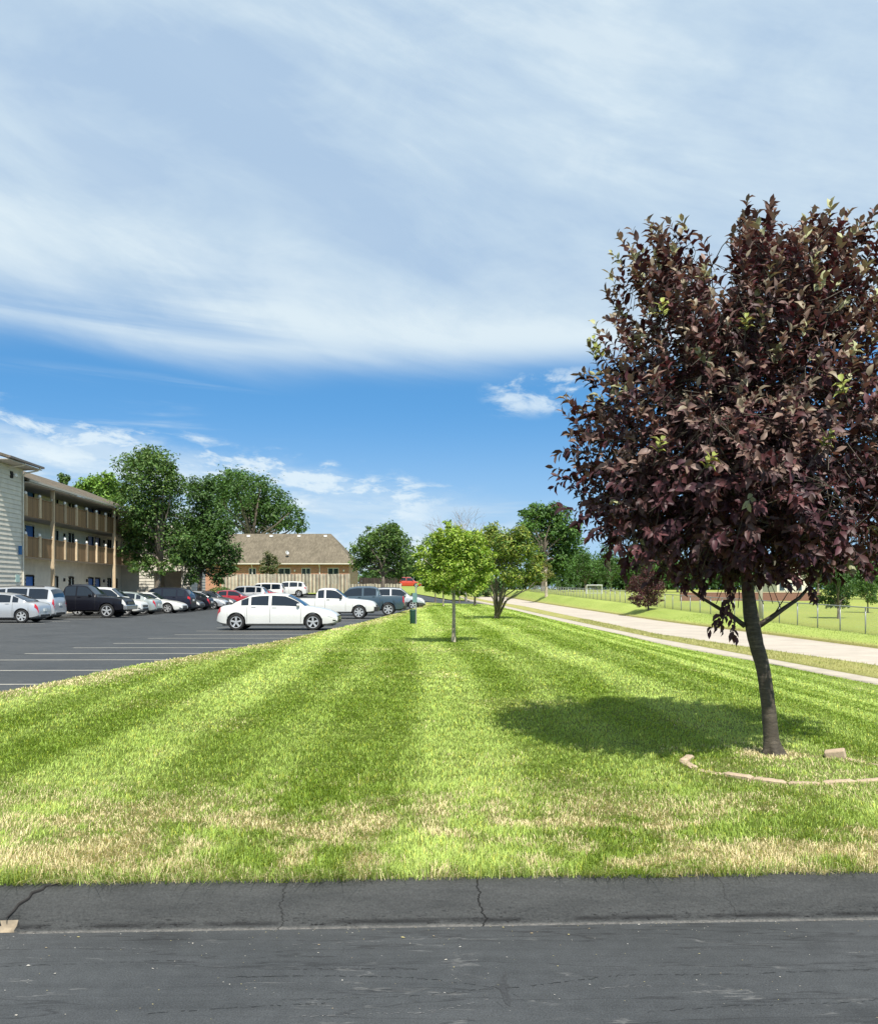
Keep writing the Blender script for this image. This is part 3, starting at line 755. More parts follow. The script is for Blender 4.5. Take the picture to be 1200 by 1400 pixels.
for k, (bx, by, lob, lab) in enumerate([
    (606, 829, [(607, 790, 13), (598, 799, 9), (616, 798, 10), (604, 778, 9), (611, 806, 7)], 'small slim tree with a white trunk wrap just left of the young green tree'),
    (595, 824, [(594, 772, 13), (584, 785, 10), (600, 790, 10), (590, 760, 10), (578, 750, 12), (582, 768, 10), (588, 738, 11), (600, 745, 9)], 'pale green tree behind the slim white wrapped tree, left of the young tree'),
    (649, 828, [(650, 790, 15), (640, 797, 9), (660, 798, 9), (652, 775, 11), (644, 782, 9)], 'small forked tree between the young green tree and the spreading tree'),
    (628, 824, [(627, 785, 13), (618, 795, 8), (636, 796, 8), (630, 772, 9), (624, 724, 9), (640, 760, 9)], 'small dark trunked tree seen directly beside the trunk of the young tree'),
    (638, 818, [(637, 775, 14), (625, 785, 10), (650, 785, 11), (640, 760, 10), (660, 776, 10), (672, 790, 9)], 'rounded tree beyond the side road at the far end of the lawn')]):
    g = G(bx, by)
    tree('small_tree', lab, g[1], lob, g, (bx, by - 16), .07 if k != 2 else .10, 2300, .17, YG if k != 3 else OLIVE, 20 + k, group='small trees at the far end of the lawn', bark='bark_pale' if k == 0 else 'bark', depth=.6)
# tree in front of the brick house
tree('leafy_tree', 'dense mid green tree at the right end of the brick house', 100,
     [(520, 742, 26), (497, 757, 17), (546, 752, 20), (530, 728, 15), (502, 738, 13), (553, 774, 14), (491, 772, 10), (525, 768, 22), (540, 735, 13), (510, 728, 9), (562, 762, 9), (484, 752, 7), (538, 720, 7)],
     (at(524, 800, 100).x, 100), (524, 788), .22, 6500, .30, [(.08, .16, .03), (.11, .20, .04), (.15, .23, .06), (.06, .12, .03)], 31, depth=.6)
tree('courtyard_tree', 'tall dense green tree hiding the end of the apartment building', 76,
     [(203, 652, 30), (182, 640, 22), (214, 632, 22), (190, 690, 27), (225, 690, 30), (180, 722, 20), (210, 745, 27), (238, 738, 22), (176, 752, 14), (196, 626, 14), (234, 662, 18), (172, 668, 10), (205, 715, 28), (192, 765, 12), (228, 640, 10), (206, 772, 13), (226, 776, 10), (186, 776, 9), (240, 768, 10)],
     (at(212, 800, 76).x, 76.), (220, 768), .22, 12000, .24, GREEN, 32, depth=.55)
tree('courtyard_tree', 'broad dark green tree right of the tallest courtyard tree', 82,
     [(275, 680, 20), (290, 710, 26), (265, 722, 26), (300, 750, 22), (275, 768, 20), (312, 777, 12), (262, 665, 14), (287, 662, 13), (252, 758, 17), (318, 758, 12), (282, 740, 24), (306, 722, 12), (262, 790, 10), (296, 790, 10)],
     (at(272, 805, 82).x, 82.), (274, 780), .2, 10000, .25, [(.06, .125, .028), (.08, .155, .034), (.05, .11, .026)], 33, depth=.5)
tree('shade_tree', 'huge dark green tree rising behind the brick house roof', 150,
     [(322, 668, 27), (350, 678, 29), (302, 665, 20), (374, 692, 25), (394, 710, 19), (410, 716, 11), (342, 705, 27), (330, 655, 14), (357, 662, 13), (300, 690, 20), (385, 688, 12), (365, 712, 20), (312, 648, 8), (399, 698, 8)],
     (at(345, 800, 150).x, 150.), (345, 760), .5, 8500, .45, [(.055, .125, .028), (.075, .155, .034), (.05, .11, .028), (.095, .175, .04)], 34, depth=.5)
tree('rooftop_tree', 'light green tree showing above the apartment roof', 112,
     [(142, 664, 15), (118, 664, 11), (155, 672, 14), (128, 656, 9), (105, 668, 7), (148, 652, 7), (138, 680, 14)],
     (at(138, 800, 112).x, 112.), (138, 720), .25, 3500, .36, [(.17, .30, .05), (.22, .35, .06), (.12, .23, .045)], 35, depth=.5)
tree('rooftop_tree', 'two small green treetops peeping over the apartment ridge', 118,
     [(83, 650, 4), (91, 653, 4), (87, 658, 5)], (at(87, 800, 118).x, 118.), (87, 700), .15, 350, .3, GREEN, 36, depth=.5)
tree('flowering_tree', 'small rounded tree with pale blossoms in front of the brick wall', 117,
     [(367, 768, 9), (362, 778, 7.5), (374, 776, 7.5), (366, 758, 5.5), (372, 763, 5.5), (360, 768, 5), (378, 770, 4), (368, 786, 8)],
     (at(367, 805, 117).x, 117.), (367, 795), .1, 1700, .24, [(.08, .12, .03), (.05, .09, .02), (.13, .13, .06), (.34, .30, .19)], 37, depth=.7)
# right hand side
gs = G(747, 816)
tree('street_tree', 'thin yellowish tree with a stout pale trunk across the street', gs[1],
     [(742, 770, 8), (735, 779, 7), (751, 784, 6), (737, 790, 6), (748, 774, 6), (732, 770, 5)], gs, (746, 795), .26, 1100, .32, [(.16, .17, .035), (.2, .2, .05), (.1, .13, .03)], 41, bark='bark_pale')
tree('tall_tree', 'tall green tree behind the street at the left edge of the purple crown', 215,
     [(737, 707, 17), (728, 696, 9), (748, 700, 10), (758, 722, 20), (722, 722, 12), (742, 740, 20), (775, 742, 20), (768, 764, 18), (716, 703, 7), (757, 692, 8), (730, 765, 14), (790, 765, 14), (765, 705, 14), (750, 780, 14), (780, 722, 14)],
     (at(742, 804, 215).x, 215.), (742, 770), .4, 9000, .65, [(.08, .175, .035), (.11, .205, .04), (.06, .13, .03)], 42, depth=.5)
for k, (x, y, r, d, lab) in enumerate([(800, 768, 22, 205, 'dark tree behind the chain link fence nearest the soccer goal'),
                               (835, 762, 24, 212, 'dark tree behind the fence, right of the soccer goal'),
                               (872, 766, 22, 200, 'dark tree behind the fence, above the small purple tree'),
                               (926, 768, 24, 190, 'dark tree behind the fence, between small purple tree and big trunk'),
                               (1002, 772, 18, 170, 'dark tree seen just left of the big dark trunk beyond the field'),
                               (1118, 765, 18, 185, 'grey green tree beside the far gabled house'),
                               (1195, 770, 22, 120, 'dark green tree cut by the right edge beyond the field')]):
    bx = at(x, 800, d).x
    tree('field_tree', lab, d, [(x, y, r * .85), (x - r * .55, y + 9, r * .7), (x + r * .55, y + 8, r * .55), (x - r * .2, y - 9, r * .45), (x + r * .25, y + 20, r * .5), (x - r * .4, y + 22, r * .45)],
         (bx, d), (x, 798), .22, 1900, .42, [(.07, .15, .034), (.09, .18, .04), (.055, .12, .028)] if k != 5 else [(.12, .16, .06), (.16, .19, .08)], 50 + k, group='trees beyond the field', depth=.5)
gp = G(886, 835)
PURP = [(.060, .020, .022), (.085, .028, .028), (.045, .018, .022), (.10, .045, .035)]
tree('small_purple_tree', 'small airy purple leaved tree on the far street verge', gp[1],
     [(885, 800, 15), (872, 803, 11), (898, 806, 12), (885, 783, 10), (875, 818, 10), (896, 820, 9), (890, 775, 5), (868, 792, 6), (904, 796, 6), (882, 824, 6)],
     gp, (886, 822), .09, 3600, .16, PURP, 61, mat='leaf_purple', bark='bark_dark', depth=.7)
gq = G(1146, 846)
tree('field_tree', 'small round green tree standing in the field just behind the fence', gq[1],
     [(1145, 802, 13), (1133, 812, 10), (1160, 810, 10), (1146, 790, 10), (1152, 822, 9), (1136, 824, 7)], gq, (1146, 832), .09, 2600, .14, [(.055, .12, .03), (.08, .15, .03), (.04, .09, .025)], 62, depth=.8, group='trees beyond the field')
gq = G(1186, 838)
tree('field_tree', 'pale green sapling in the field near the right edge', gq[1],
     [(1186, 808, 9), (1192, 818, 8), (1176, 806, 8), (1184, 796, 7), (1197, 806, 8)], gq, (1186, 826), .06, 1500, .15, [(.12, .22, .04), (.09, .17, .04), (.06, .12, .03)], 63, depth=.8, group='trees beyond the field')
# slim conifers along the fence
for k, (x, d) in enumerate([(762, 190), (775, 186), (820, 178), (833, 175)]):
    bx = at(x, 800, d).x + 1.5
    tree('sapling', ['slim sapling nearest the stout street tree by the fence', 'second slim sapling by the fence, left of the soccer goal', 'slim sapling in front of the soccer goal post', 'slim sapling right of the soccer goal'][k], d, [(x, 801, 4), (x, 795, 3), (x, 790, 2)], (bx, d), (x, 806), .05, 260, .25, [(.10, .18, .05), (.07, .14, .04)], 70 + k, group='saplings along the chain link fence')

# leafless tree
def bare_tree():
    rng = np.random.default_rng(5); o = thing('bare_tree', (at(637, 800, 112).x, 112, float(gz(3.3, 112))), 'leafless grey tree rising behind the lime green trees', 'tree')
    mb = MB()
    def grow(p, d, L, r, k):
        q = p + d * L; m = p.lerp(q, .5) + Vector(rng.standard_normal(3)) * L * .05
        mb.tube([p, m, q], [r, r * .85, r * .7], 5 if k < 3 else 4, cap=False)
        if k == 6: return
        for j in range(3 if k in (1, 2, 3) else 2):
            v = Vector(rng.standard_normal(3)); v -= d * v.dot(d)
            nd = (d + v.normalized() * rng.uniform(.35, .75) + Vector((0, 0, .10))).normalized()
            grow(q.lerp(p, rng.uniform(0, .25)), nd, L * rng.uniform(.66, .82), r * .64, k + 1)
    grow(Vector((0, 0, -.2)), Vector((0, 0, 1)), 3.85, .17, 0)
    mb.build('trunk', M['bark_grey'], o, smooth=True)
bare_tree()

# far woods that read as one mass
def woods():
    rng = np.random.default_rng(9); lobes = []
    for k in range(330):
        x = rng.uniform(-70, 190); d = rng.uniform(262, 300)
        h = rng.uniform(5.5, 9.5) * (1.15 if x > 30 else .8)
        lobes.append((Vector((x, d, float(gz(x, d)) + h * .5)), h * .55, 1.0))
    leafy(rng, lobes, 60000, 1.25, [(.05, .11, .026), (.065, .13, .032), (.04, .09, .024)], None, name='distant_woods')
    o = COL.objects['distant_woods']; tag(o, 'far line of woods closing the view behind everything', 'woods', kind='stuff')
woods()

# ------------------------------------------------------------ the purple tree in the foreground
def purple_tree():
    rng = np.random.default_rng(21)
    bx, by = G(1056, 1031); bz = float(gz(bx, by)); org = Vector((bx, by, bz))
    o = thing('purple_tree', org, 'large purple leaved tree with leaning dark trunk inside a ring of stones', 'tree')
    W = lambda x, y, dy=0: Vector(((x - 600) / F * (by + dy), by + dy, EYE + (HZ - y) / F * (by + dy))) - org
    tr = MB()
    pts = [W(1058, 1046), W(1056.5, 1031), W(1054, 1010), W(1050, 965), W(1043, 915), W(1033, 877), W(1028, 850), W(1023, 815), W(1019, 770), W(1018, 700), W(1014, 620), W(1016, 540), W(1020, 460), W(1024, 400)]
    rad = [.125, .098, .069, .061, .060, .063, .070, .056, .048, .042, .034, .026, .017, .008]
    tt = np.linspace(0, len(pts) - 1, 130); sm = []
    for t in tt:
        i = min(int(t), len(pts) - 2); f = t - i; p0, p1, p2, p3 = pts[max(i - 1, 0)], pts[i], pts[i + 1], pts[min(i + 2, len(pts) - 1)]
        sm.append(.5 * (2 * p1 + (p2 - p0) * f + (2 * p0 - 5 * p1 + 4 * p2 - p3) * f * f + (3 * p1 - p0 - 3 * p2 + p3) * f ** 3))
    nr = 22; tr.tube(sm, list(np.interp(tt, range(len(pts)), rad)), nr)
    for i, p in enumerate(sm):
        for k in range(nr):
            v = Vector(tr.v[i * nr + k]); a = k / nr * 6.283
            g = 1 + .16 * float(fbm(np.array(math.cos(a) * 1.3 + 7), np.array(p.z * 3.2 + math.sin(a) * 1.3), 4) - .5) + .10 * float(fbm(np.array(math.cos(a) * 5 + 3), np.array(p.z * 22 + math.sin(a) * 2), 3) - .5)
            if p.z < .14: g += (.14 - p.z) / .14 * .22 * math.sin(a * 5 + 1)
            tr.v[i * nr + k] = tuple(p + (v - p) * g)
    limbs = []
    def limb(ps, r0):
        tr.tube(ps, [r0 * (1 - .85 * i / (len(ps) - 1)) for i in range(len(ps))], 8); limbs.append(ps)
    limb([W(1018, 856), W(1000, 842), W(978, 829), W(955, 815, -.1), W(925, 792, -.25), W(890, 765, -.4)], .024)
    limb([W(1036, 856), W(1052, 846), W(1070, 833), W(1092, 818), W(1110, 798, .1), W(1130, 768, .2), W(1160, 730, .3)], .030)
    nodes = []
    for k in range(26):
        a = k * 2.399 + rng.uniform(-.3, .3); t = k / 25
        s = W(1021 - 6 * t, 800 - 330 * t)
        zz = s.z; reach = np.interp(t, [0, .3, .7, 1], [1.25, 1.3, .95, .6]); up = np.interp(t, [0, .5, 1], [.35, .75, 1.0])
        e = s + Vector((math.cos(a) * reach, math.sin(a) * reach, up * reach))
        m1 = s.lerp(e, .4) + Vector((math.cos(a) * .08, math.sin(a) * .08, -.06)); m2 = s.lerp(e, .75) + Vector(rng.standard_normal(3)) * .04
        limb([s, m1, m2, e], .020 * (1.15 - .5 * t))
    for ps in list(limbs):
        for j in range(4):
            a = ps[1].lerp(ps[-1], rng.uniform(.05, .9)); v = Vector(rng.standard_normal(3)); v.z = abs(v.z) * .9; e = a + v.normalized() * rng.uniform(.35, .75)
            limb([a, a.lerp(e, .5) + Vector(rng.standard_normal(3)) * .03, e], .0065)
    for ps in limbs:
        for i in range(len(ps) - 1):
            for t in (.1, .3, .5, .7, .9): nodes.append(ps[i].lerp(ps[i + 1], t))
    for p in pts[8:]: nodes.append(p)
    nodes = np.array(nodes)
    # crown envelope: radius to the left and right at each photo row, as a lumpy solid round the leader
    rows = np.array([268, 300, 330, 370, 420, 480, 540, 580, 620, 650, 700, 740, 770, 790, 805])
    left = np.array([1015, 900, 838, 832, 828, 808, 772, 768, 762, 752, 758, 788, 818, 862, 935])
    right = np.array([1040, 1190, 1215, 1235, 1250, 1262, 1275, 1280, 1282, 1282, 1275, 1262, 1240, 1200, 1120])
    def env(y): return np.interp(y, rows, left), np.interp(y, rows, right)
    sp = []; lumps = rng.uniform(0, 6.28, 6)
    while len(sp) < 2250:
        y = rng.uniform(268, 806); l, r = env(y); cx = (l + r) / 2; hw = (r - l) / 2
        a = rng.uniform(0, 2 * math.pi); q = rng.random() ** .50
        if rng.random() > (hw / 260) ** 1.3: continue
        lump = 1 + .10 * math.sin(3 * a + y * .02 + lumps[0]) + .07 * math.sin(7 * a - y * .05 + lumps[1])
        if math.cos(a) < -.5: lump = min(lump, 1.03)
        x = cx + hw * q * lump * math.cos(a); dy = hw * q * lump * math.sin(a) / F * by * .92
        # two notches in the skyline
        if y < 352 and 930 < x < 985 and y < 352: continue
        if y < 400 and 968 < x < 1000: continue
        if y < 300 and 1060 < x < 1110: continue
        sp.append((x, y, dy, q))
    # explicit leaders that stand out against the sky
    for x, y, dy in [(1021, 272, 0), (1012, 300, .1), (1034, 292, -.1), (1136, 277, 0), (1128, 296, .15), (1150, 296, -.15), (1197, 284, 0), (1186, 302, .2), (1100, 300, .1), (885, 302, 0), (900, 312, -.1), (862, 312, .1), (846, 322, 0), (930, 320, .1), (955, 322, 0), (835, 345, .1), (832, 372, 0), (828, 398, .1),
                     (812, 442, 0), (806, 470, .1), (772, 545, 0), (768, 562, -.1), (757, 650, 0), (752, 668, .1), (757, 690, -.1), (788, 618, 0), (1170, 310, 0), (1206, 300, .1), (1215, 320, -.1), (1160, 288, .1), (1178, 296, 0), (1065, 330, 0), (1000, 330, .1)]:
        sp.append((x, y, dy, 1.0))
    P = []; A = []; Nn = []; L = []; C = []
    tw = MB()
    base_cols = np.array([(.066, .024, .029), (.088, .034, .036), (.050, .022, .028), (.076, .036, .034), (.058, .028, .028)])
    for (x, y, dy, q) in sp:
        tip = W(x, y, dy); T = np.array(tip)
        dd = nodes - T; dd[:, 2] += .18
        b = Vector(nodes[rng.choice(np.argpartition((dd ** 2).sum(1), 7)[:7])])
        v = tip - b
        lm = rng.uniform(.22, .40)
        if v.length > lm: b = tip - v.normalized() * lm
        ctr = W(1015, 560); out = (tip - ctr); out.z *= .5; out = out.normalized()
        hgt = np.interp(y, [280, 500, 700, 800], [1.1, .55, .1, -.35])
        gd = (out * .75 + Vector((0, 0, hgt)) + Vector(rng.standard_normal(3)) * .28).normalized()
        ln = rng.uniform(.22, .42)
        s0 = tip - gd * ln
        tw.tube([b, b.lerp(s0, .6) + Vector((0, 0, -.02)), s0, s0.lerp(tip, .5), tip], [.0038, .0032, .0028, .0022, .0012], 4, cap=False)
        nl = int(rng.integers(11, 17)); fresh = rng.random() < (.26 if y < 520 else .035) and q > .72
        bc = base_cols[rng.integers(0, 5)] * rng.uniform(.75, 1.3)
        side = gd.orthogonal().normalized(); sd2 = gd.cross(side)
        for k in range(nl):
            t = (k + .5) / nl; p = s0.lerp(tip, t)
            ang = k * 2.4 + rng.uniform(-.4, .4)
            rad = side * math.cos(ang) + sd2 * math.sin(ang)
            f = .35 + .75 * t
            ax = rad * (1.15 - .55 * t) + gd * f + Vector((0, 0, .05 if y < 600 else -.45)) + Vector(rng.standard_normal(3)) * .18
            nr = gd * .8 - rad * .35 + Vector((0, 0, .7)) + Vector(rng.standard_normal(3)) * .3
            P.append(p); A.append(ax); Nn.append(nr)
            L.append((.048 + .07 * rng.random() ** .8) * (1 - .35 * max(0, t - .75) * 2))
            c = bc * rng.uniform(.7, 1.35)
            if t > .62 and y < 640: c = c * .6 + np.array([.20, .145, .11]) * rng.uniform(.3, 1.15)  # upper shoot tips lightened: light from above painted into the leaf colour
            if t > .80 and y < 560 and q > .6: c = np.array([.27, .225, .155]) * rng.uniform(.5, 1.3)
            if fresh and t > .6: c = np.array([.31, .32, .17]) * rng.uniform(.6, 1.35)
            elif rng.random() < .07: c = np.array([.16, .10, .09]) * rng.uniform(.5, 1.2)
            C.append(c)
    # bright green sprigs here and there
    for x, y, dy in [(814, 474, -.05), (811, 462, 0), (1150, 520, -1.6), (975, 622, -1.6), (905, 600, -1.4), (1135, 592, -1.5), (905, 412, -1.0), (1020, 432, -1.2)]:
        tip = W(x, y, dy)
        if dy < -.9: pass
        gd = Vector((rng.normal() * .4, -.4, .7)).normalized(); s0 = tip - gd * .12; side = gd.orthogonal().normalized(); sd2 = gd.cross(side)
        tw.tube([tip - gd * .22, s0, tip], [.005, .004, .0015], 4, cap=False)
        for k in range(9):
            rad = side * math.cos(k * 2.4) + sd2 * math.sin(k * 2.4)
            P.append(s0.lerp(tip, k / 9)); A.append(rad + gd * .6); Nn.append(gd + Vector((0, 0, .4))); L.append(rng.uniform(.06, .10)); C.append(np.array([.27, .31, .08]) * rng.uniform(.7, 1.2))
    # drooping shoot below the left limb
    for (x0, y0, x1, y1, dy) in [(1000, 800, 985, 862, -.12), (992, 828, 968, 866, -.12), (1000, 835, 1003, 872, -.10), (1002, 790, 996, 838, -.15), (1108, 800, 1112, 820, .0), (905, 780, 885, 800, -.3), (965, 790, 958, 812, -.2), (940, 790, 935, 806, -.2), (1035, 770, 1040, 795, -.3), (1180, 760, 1188, 792, 0)]:
        a = W(x0, y0, dy); e = W(x1, y1, dy - .02); gd = (e - a).normalized(); side = gd.orthogonal().normalized(); sd2 = gd.cross(side)
        tw.tube([a, a.lerp(e, .5) + Vector((.01, 0, .01)), e], [.004, .003, .0012], 4, cap=False)
        for k in range(11):
            t = (k + .5) / 11; rad = side * math.cos(k * 2.4) + sd2 * math.sin(k * 2.4)
            P.append(a.lerp(e, t)); A.append(rad * .8 + gd * .7 + Vector((0, 0, -.5))); Nn.append(rad * .3 + Vector((0, -.5, .6)) + Vector(rng.standard_normal(3)) * .4)
            L.append(rng.uniform(.065, .10)); C.append(base_cols[rng.integers(0, 5)] * rng.uniform(.8, 1.4))
    P = np.array([tuple(p) for p in P]); A = np.array([tuple(p) for p in A]); Nn = np.array([tuple(p) for p in Nn]); L = np.array(L); C = np.array(C)
    print('purple leaves', len(P))
    tr.build('trunk', M['bark_dark'], o, smooth=True)
    tw.build('twigs', M['bark_dark'], o, smooth=True)
    leaves('crown', P, A, Nn, L, L * rng.uniform(.48, .62, len(L)), C, M['leaf_purple'], o, TD)
purple_tree()
# ============================================================ VEHICLES
SHAPES = {
 'sedan': dict(L=4.78, W=1.78, wb=(.165, .80), R=.325, clr=.20, ws=(.585, .735), rw=(.115, .255),
    zd=[(0, .50), (.004, .66), (.012, .80), (.03, .94), (.10, .985), (.2, .97), (.5, .94), (.70, .93), (.75, .925), (.86, .84), (.94, .74), (.985, .62), (1, .48)],
    zg=[(.10, .98), (.19, 1.20), (.27, 1.375), (.36, 1.44), (.47, 1.46), (.57, 1.43), (.65, 1.24), (.745, .93)],
    side=[(.205, .265), (.285, .43), (.455, .685)]),
 'coupe': dict(L=4.7, W=1.82, wb=(.17, .80), R=.34, clr=.18, ws=(.56, .70), rw=(.10, .29),
    zd=[(0, .50), (.004, .66), (.015, .84), (.04, .95), (.2, .95), (.5, .90), (.70, .88), (.86, .78), (.95, .66), (.99, .55), (1, .42)],
    zg=[(.085, .96), (.2, 1.19), (.32, 1.36), (.42, 1.41), (.5, 1.40), (.56, 1.36), (.63, 1.15), (.715, .885)],
    side=[(.24, .36), (.38, .65)]),
 'suv': dict(L=4.7, W=1.86, wb=(.185, .80), R=.36, clr=.24, ws=(.60, .73), rw=(.02, .075),
    zd=[(0, .55), (.004, .85), (.012, 1.02), (.03, 1.08), (.2, 1.08), (.5, 1.05), (.72, 1.03), (.76, 1.02), (.9, .94), (.96, .84), (.99, .68), (1, .5)],
    zg=[(.008, 1.04), (.04, 1.34), (.085, 1.60), (.16, 1.69), (.34, 1.74), (.5, 1.73), (.60, 1.68), (.67, 1.40), (.755, 1.03)],
    side=[(.105, .20), (.225, .42), (.445, .69)]),
 'minivan': dict(L=5.0, W=1.92, wb=(.20, .815), R=.34, clr=.20, ws=(.635, .79), rw=(.012, .05),
    zd=[(0, .55), (.004, .85), (.01, 1.0), (.03, 1.06), (.3, 1.04), (.7, 1.0), (.80, .99), (.92, .86), (.97, .72), (1, .5)],
    zg=[(.006, 1.02), (.025, 1.40), (.055, 1.68), (.12, 1.76), (.45, 1.79), (.62, 1.73), (.71, 1.38), (.82, .98)],
    side=[(.07, .27), (.29, .50), (.52, .74)]),
 'pickup': dict(L=5.7, W=1.98, wb=(.19, .815), R=.40, clr=.38, ws=(.60, .70), rw=(.375, .39), bed=(.012, .355),
    zd=[(0, .70), (.003, 1.10), (.01, 1.22), (.36, 1.22), (.5, 1.20), (.70, 1.20), (.74, 1.20), (.90, 1.14), (.96, 1.08), (.985, .98), (1, .70)],
    zg=[(.365, 1.22), (.378, 1.70), (.40, 1.86), (.45, 1.90), (.56, 1.89), (.605, 1.83), (.66, 1.53), (.722, 1.20)],
    side=[(.395, .50), (.515, .665)]),
 'small_pickup': dict(L=5.25, W=1.75, wb=(.20, .82), R=.36, clr=.33, ws=(.575, .685), rw=(.372, .388), bed=(.012, .355),
    zd=[(0, .65), (.003, 1.0), (.01, 1.10), (.36, 1.10), (.5, 1.08), (.70, 1.07), (.76, 1.06), (.92, .98), (.97, .90), (.99, .78), (1, .6)],
    zg=[(.362, 1.10), (.375, 1.50), (.395, 1.64), (.45, 1.68), (.53, 1.67), (.58, 1.61), (.64, 1.34), (.705, 1.06)],
    side=[(.39, .455), (.475, .645)]),
 'crew_pickup': dict(L=5.4, W=1.88, wb=(.185, .80), R=.385, clr=.32, ws=(.625, .73), rw=(.298, .315), bed=(.012, .27),
    zd=[(0, .70), (.003, 1.08), (.01, 1.20), (.28, 1.20), (.5, 1.16), (.70, 1.14), (.76, 1.13), (.92, 1.04), (.97, .95), (.99, .8), (1, .6)],
    zg=[(.285, 1.20), (.302, 1.58), (.33, 1.74), (.40, 1.79), (.55, 1.78), (.63, 1.70), (.69, 1.40), (.745, 1.13)],
    side=[(.325, .465), (.485, .69)]),
}
class Shape:
    def __init__(s, kind):
        s.__dict__.update(SHAPES[kind]); s.kind = kind; s.bed = SHAPES[kind].get('bed')
        s.zdx, s.zdz = map(np.array, zip(*s.zd)); s.zgx, s.zgz = map(np.array, zip(*s.zg))
        s.hmax = max(z - float(np.interp(x, s.zdx, s.zdz)) for x, z in s.zg)
    def ring(s, x):
        L, W = s.L, s.W
        D = lambda x: float(np.interp(x, s.zdx, s.zdz))
        zd = D(x) if x < .02 or x > .985 else (D(x - .012) + D(x) + D(x + .012)) / 3
        Gf = lambda x: float(np.interp(x, s.zgx, s.zgz)) if s.zgx[0] <= x <= s.zgx[-1] else -1
        dl = .008; gv = [g for g in (Gf(x - dl), Gf(x), Gf(x + dl))]
        zg = sum(gv) / 3 if min(gv) > 0 else Gf(x)
        hg = max(0., zg - zd)
        e = max(0, (abs(x - .5) - .40) / .10); w = W / 2 * (1 - .17 * e ** 2.6)
        trk = s.bed is not None
        if trk and x < .5: w = W / 2 * (1 - .06 * e ** 4)
        zf = s.clr + (.10 * e ** 2)
        zfa = zf
        for c in s.wb:
            dx = (x - c) * L; Ra = s.R + .055
            if abs(dx) < Ra: zfa = max(zfa, s.R + math.sqrt(Ra * Ra - dx * dx))
        zs = max(zf + .07, zfa); zm = max(zf + (zd - zf) * .45, zs + .015); z4 = max(zd - .13, zm + .01); z5 = max(zd - .02, z4 + .008)
        P = [(0, zfa), (.80 * w, zfa), (.965 * w, zs), (w, zm), (.985 * w, z4), (.945 * w, z5)]
        hood = [(.90 * w, z5 + .012), (.72 * w, zd + .018), (.42 * w, zd + .034), (0, zd + .042)]
        k = min(1, hg / s.hmax)
        gh = [(.905 * w, z5 + .012), ((.905 - .20 * k) * w, zd + .90 * hg), ((.905 - .20 * k) * .80 * w, zd + .985 * hg), (0, zd + hg + .02)]
        b = min(1, hg / .12)
        top = [(h[0] * (1 - b) + g[0] * b, h[1] * (1 - b) + g[1] * b) for h, g in zip(hood, gh)]
        if s.bed and s.bed[0] <= x <= s.bed[1]:
            fl = max(.70, zfa + .01)
            top = [(.90 * w, zd), (.87 * w, zd - .01), (.86 * w, fl), (0, fl)]
        return np.array(P + top)
    def ev(s, x, r, off=0):
        sg = 1
        if r > 9: r = 18 - r; sg = -1
        R = s.ring(x); i = min(8, int(r)); t = r - i
        p = R[i] * (1 - t) + R[i + 1] * t
        d = R[min(i + 1, 9)] - R[i]; n = np.array([d[1], -d[0]]); n = n / max(1e-6, np.hypot(*n))
        p = p + n * off
        return Vector(((x - .5) * s.L, sg * p[0], p[1]))
def patch(s, mb, x0, x1, r0, r1, off, nx=6, nr=4, m=0, mirror=True):
    for side in ((0, 1) if mirror else (0,)):
        vs = []
        for i in range(nx + 1):
            for j in range(nr + 1):
                v = s.ev(x0 + (x1 - x0) * i / nx, r0 + (r1 - r0) * j / nr, off)
                if side: v.y = -v.y
                vs.append(v)
        n = nr + 1
        fs = [(i * n + j, (i + 1) * n + j, (i + 1) * n + j + 1, i * n + j + 1) for i in range(nx) for j in range(nr)]
        if side: fs = [f[::-1] for f in fs]
        mb.add(vs, fs, m)
_cache = {}
def wheel_meshes(R, spokes, rimmat):
    key = (R, spokes, rimmat)
    if key in _cache: return _cache[key]
    t = MB(); w = .105; ri = R * .70
    t.lathe([(ri, -w * .8), (ri + .01, -w), (R * .93, -w), (R, -w * .75), (R, w * .75), (R * .93, w), (ri + .01, w), (ri, w * .8)], 28, 'y')
    me = bpy.data.meshes.new('wheel'); me.from_pydata(t.v, [], t.f); me.materials.append(M['tyre'])
    me.polygons.foreach_set('use_smooth', np.ones(len(t.f), bool)); me.set_sharp_from_angle(angle=.7)
    r = MB()
    r.lathe([(0, -.02), (ri, -.02), (ri, .0), (ri, w * .85), (ri * .93, w * .9), (ri * .90, w * .5), (ri * .9, .0)], 28, 'y', m=1)
    r.lathe([(ri, w * .80), (ri * 1.0, w * .92), (ri * .90, w * .92), (ri * .88, w * .5)], 28, 'y', m=0)
    r.lathe([(0, w * .82), (ri * .2, w * .8), (ri * .24, w * .4)], 16, 'y', m=0)
    for k in range(spokes):
        a = 2 * math.pi * k / spokes + .3; c, q = math.cos(a), math.sin(a)
        T = Matrix(((c, 0, -q, 0), (0, 1, 0, 0), (q, 0, c, 0), (0, 0, 0, 1)))
        h0, h1 = ri * .13, ri * .17
        vs = [(.1 * ri, w * .80, -h0), (.92 * ri, w * .84, -h1), (.92 * ri, w * .84, h1), (.1 * ri, w * .80, h0), (.1 * ri, w * .3, -h0), (.92 * ri, w * .3, -h1), (.92 * ri, w * .3, h1), (.1 * ri, w * .3, h0)]
        r.add([T @ Vector(v) for v in vs], [(0, 1, 2, 3), (0, 4, 5, 1), (3, 2, 6, 7)])
    me2 = bpy.data.meshes.new('rim'); me2.from_pydata(r.v, [], r.f); me2.materials.append(M[rimmat]); me2.materials.append(M['trim'])
    me2.polygons.foreach_set('material_index', np.array(r.m, np.int32))
    _cache[key] = (me, me2); return me, me2
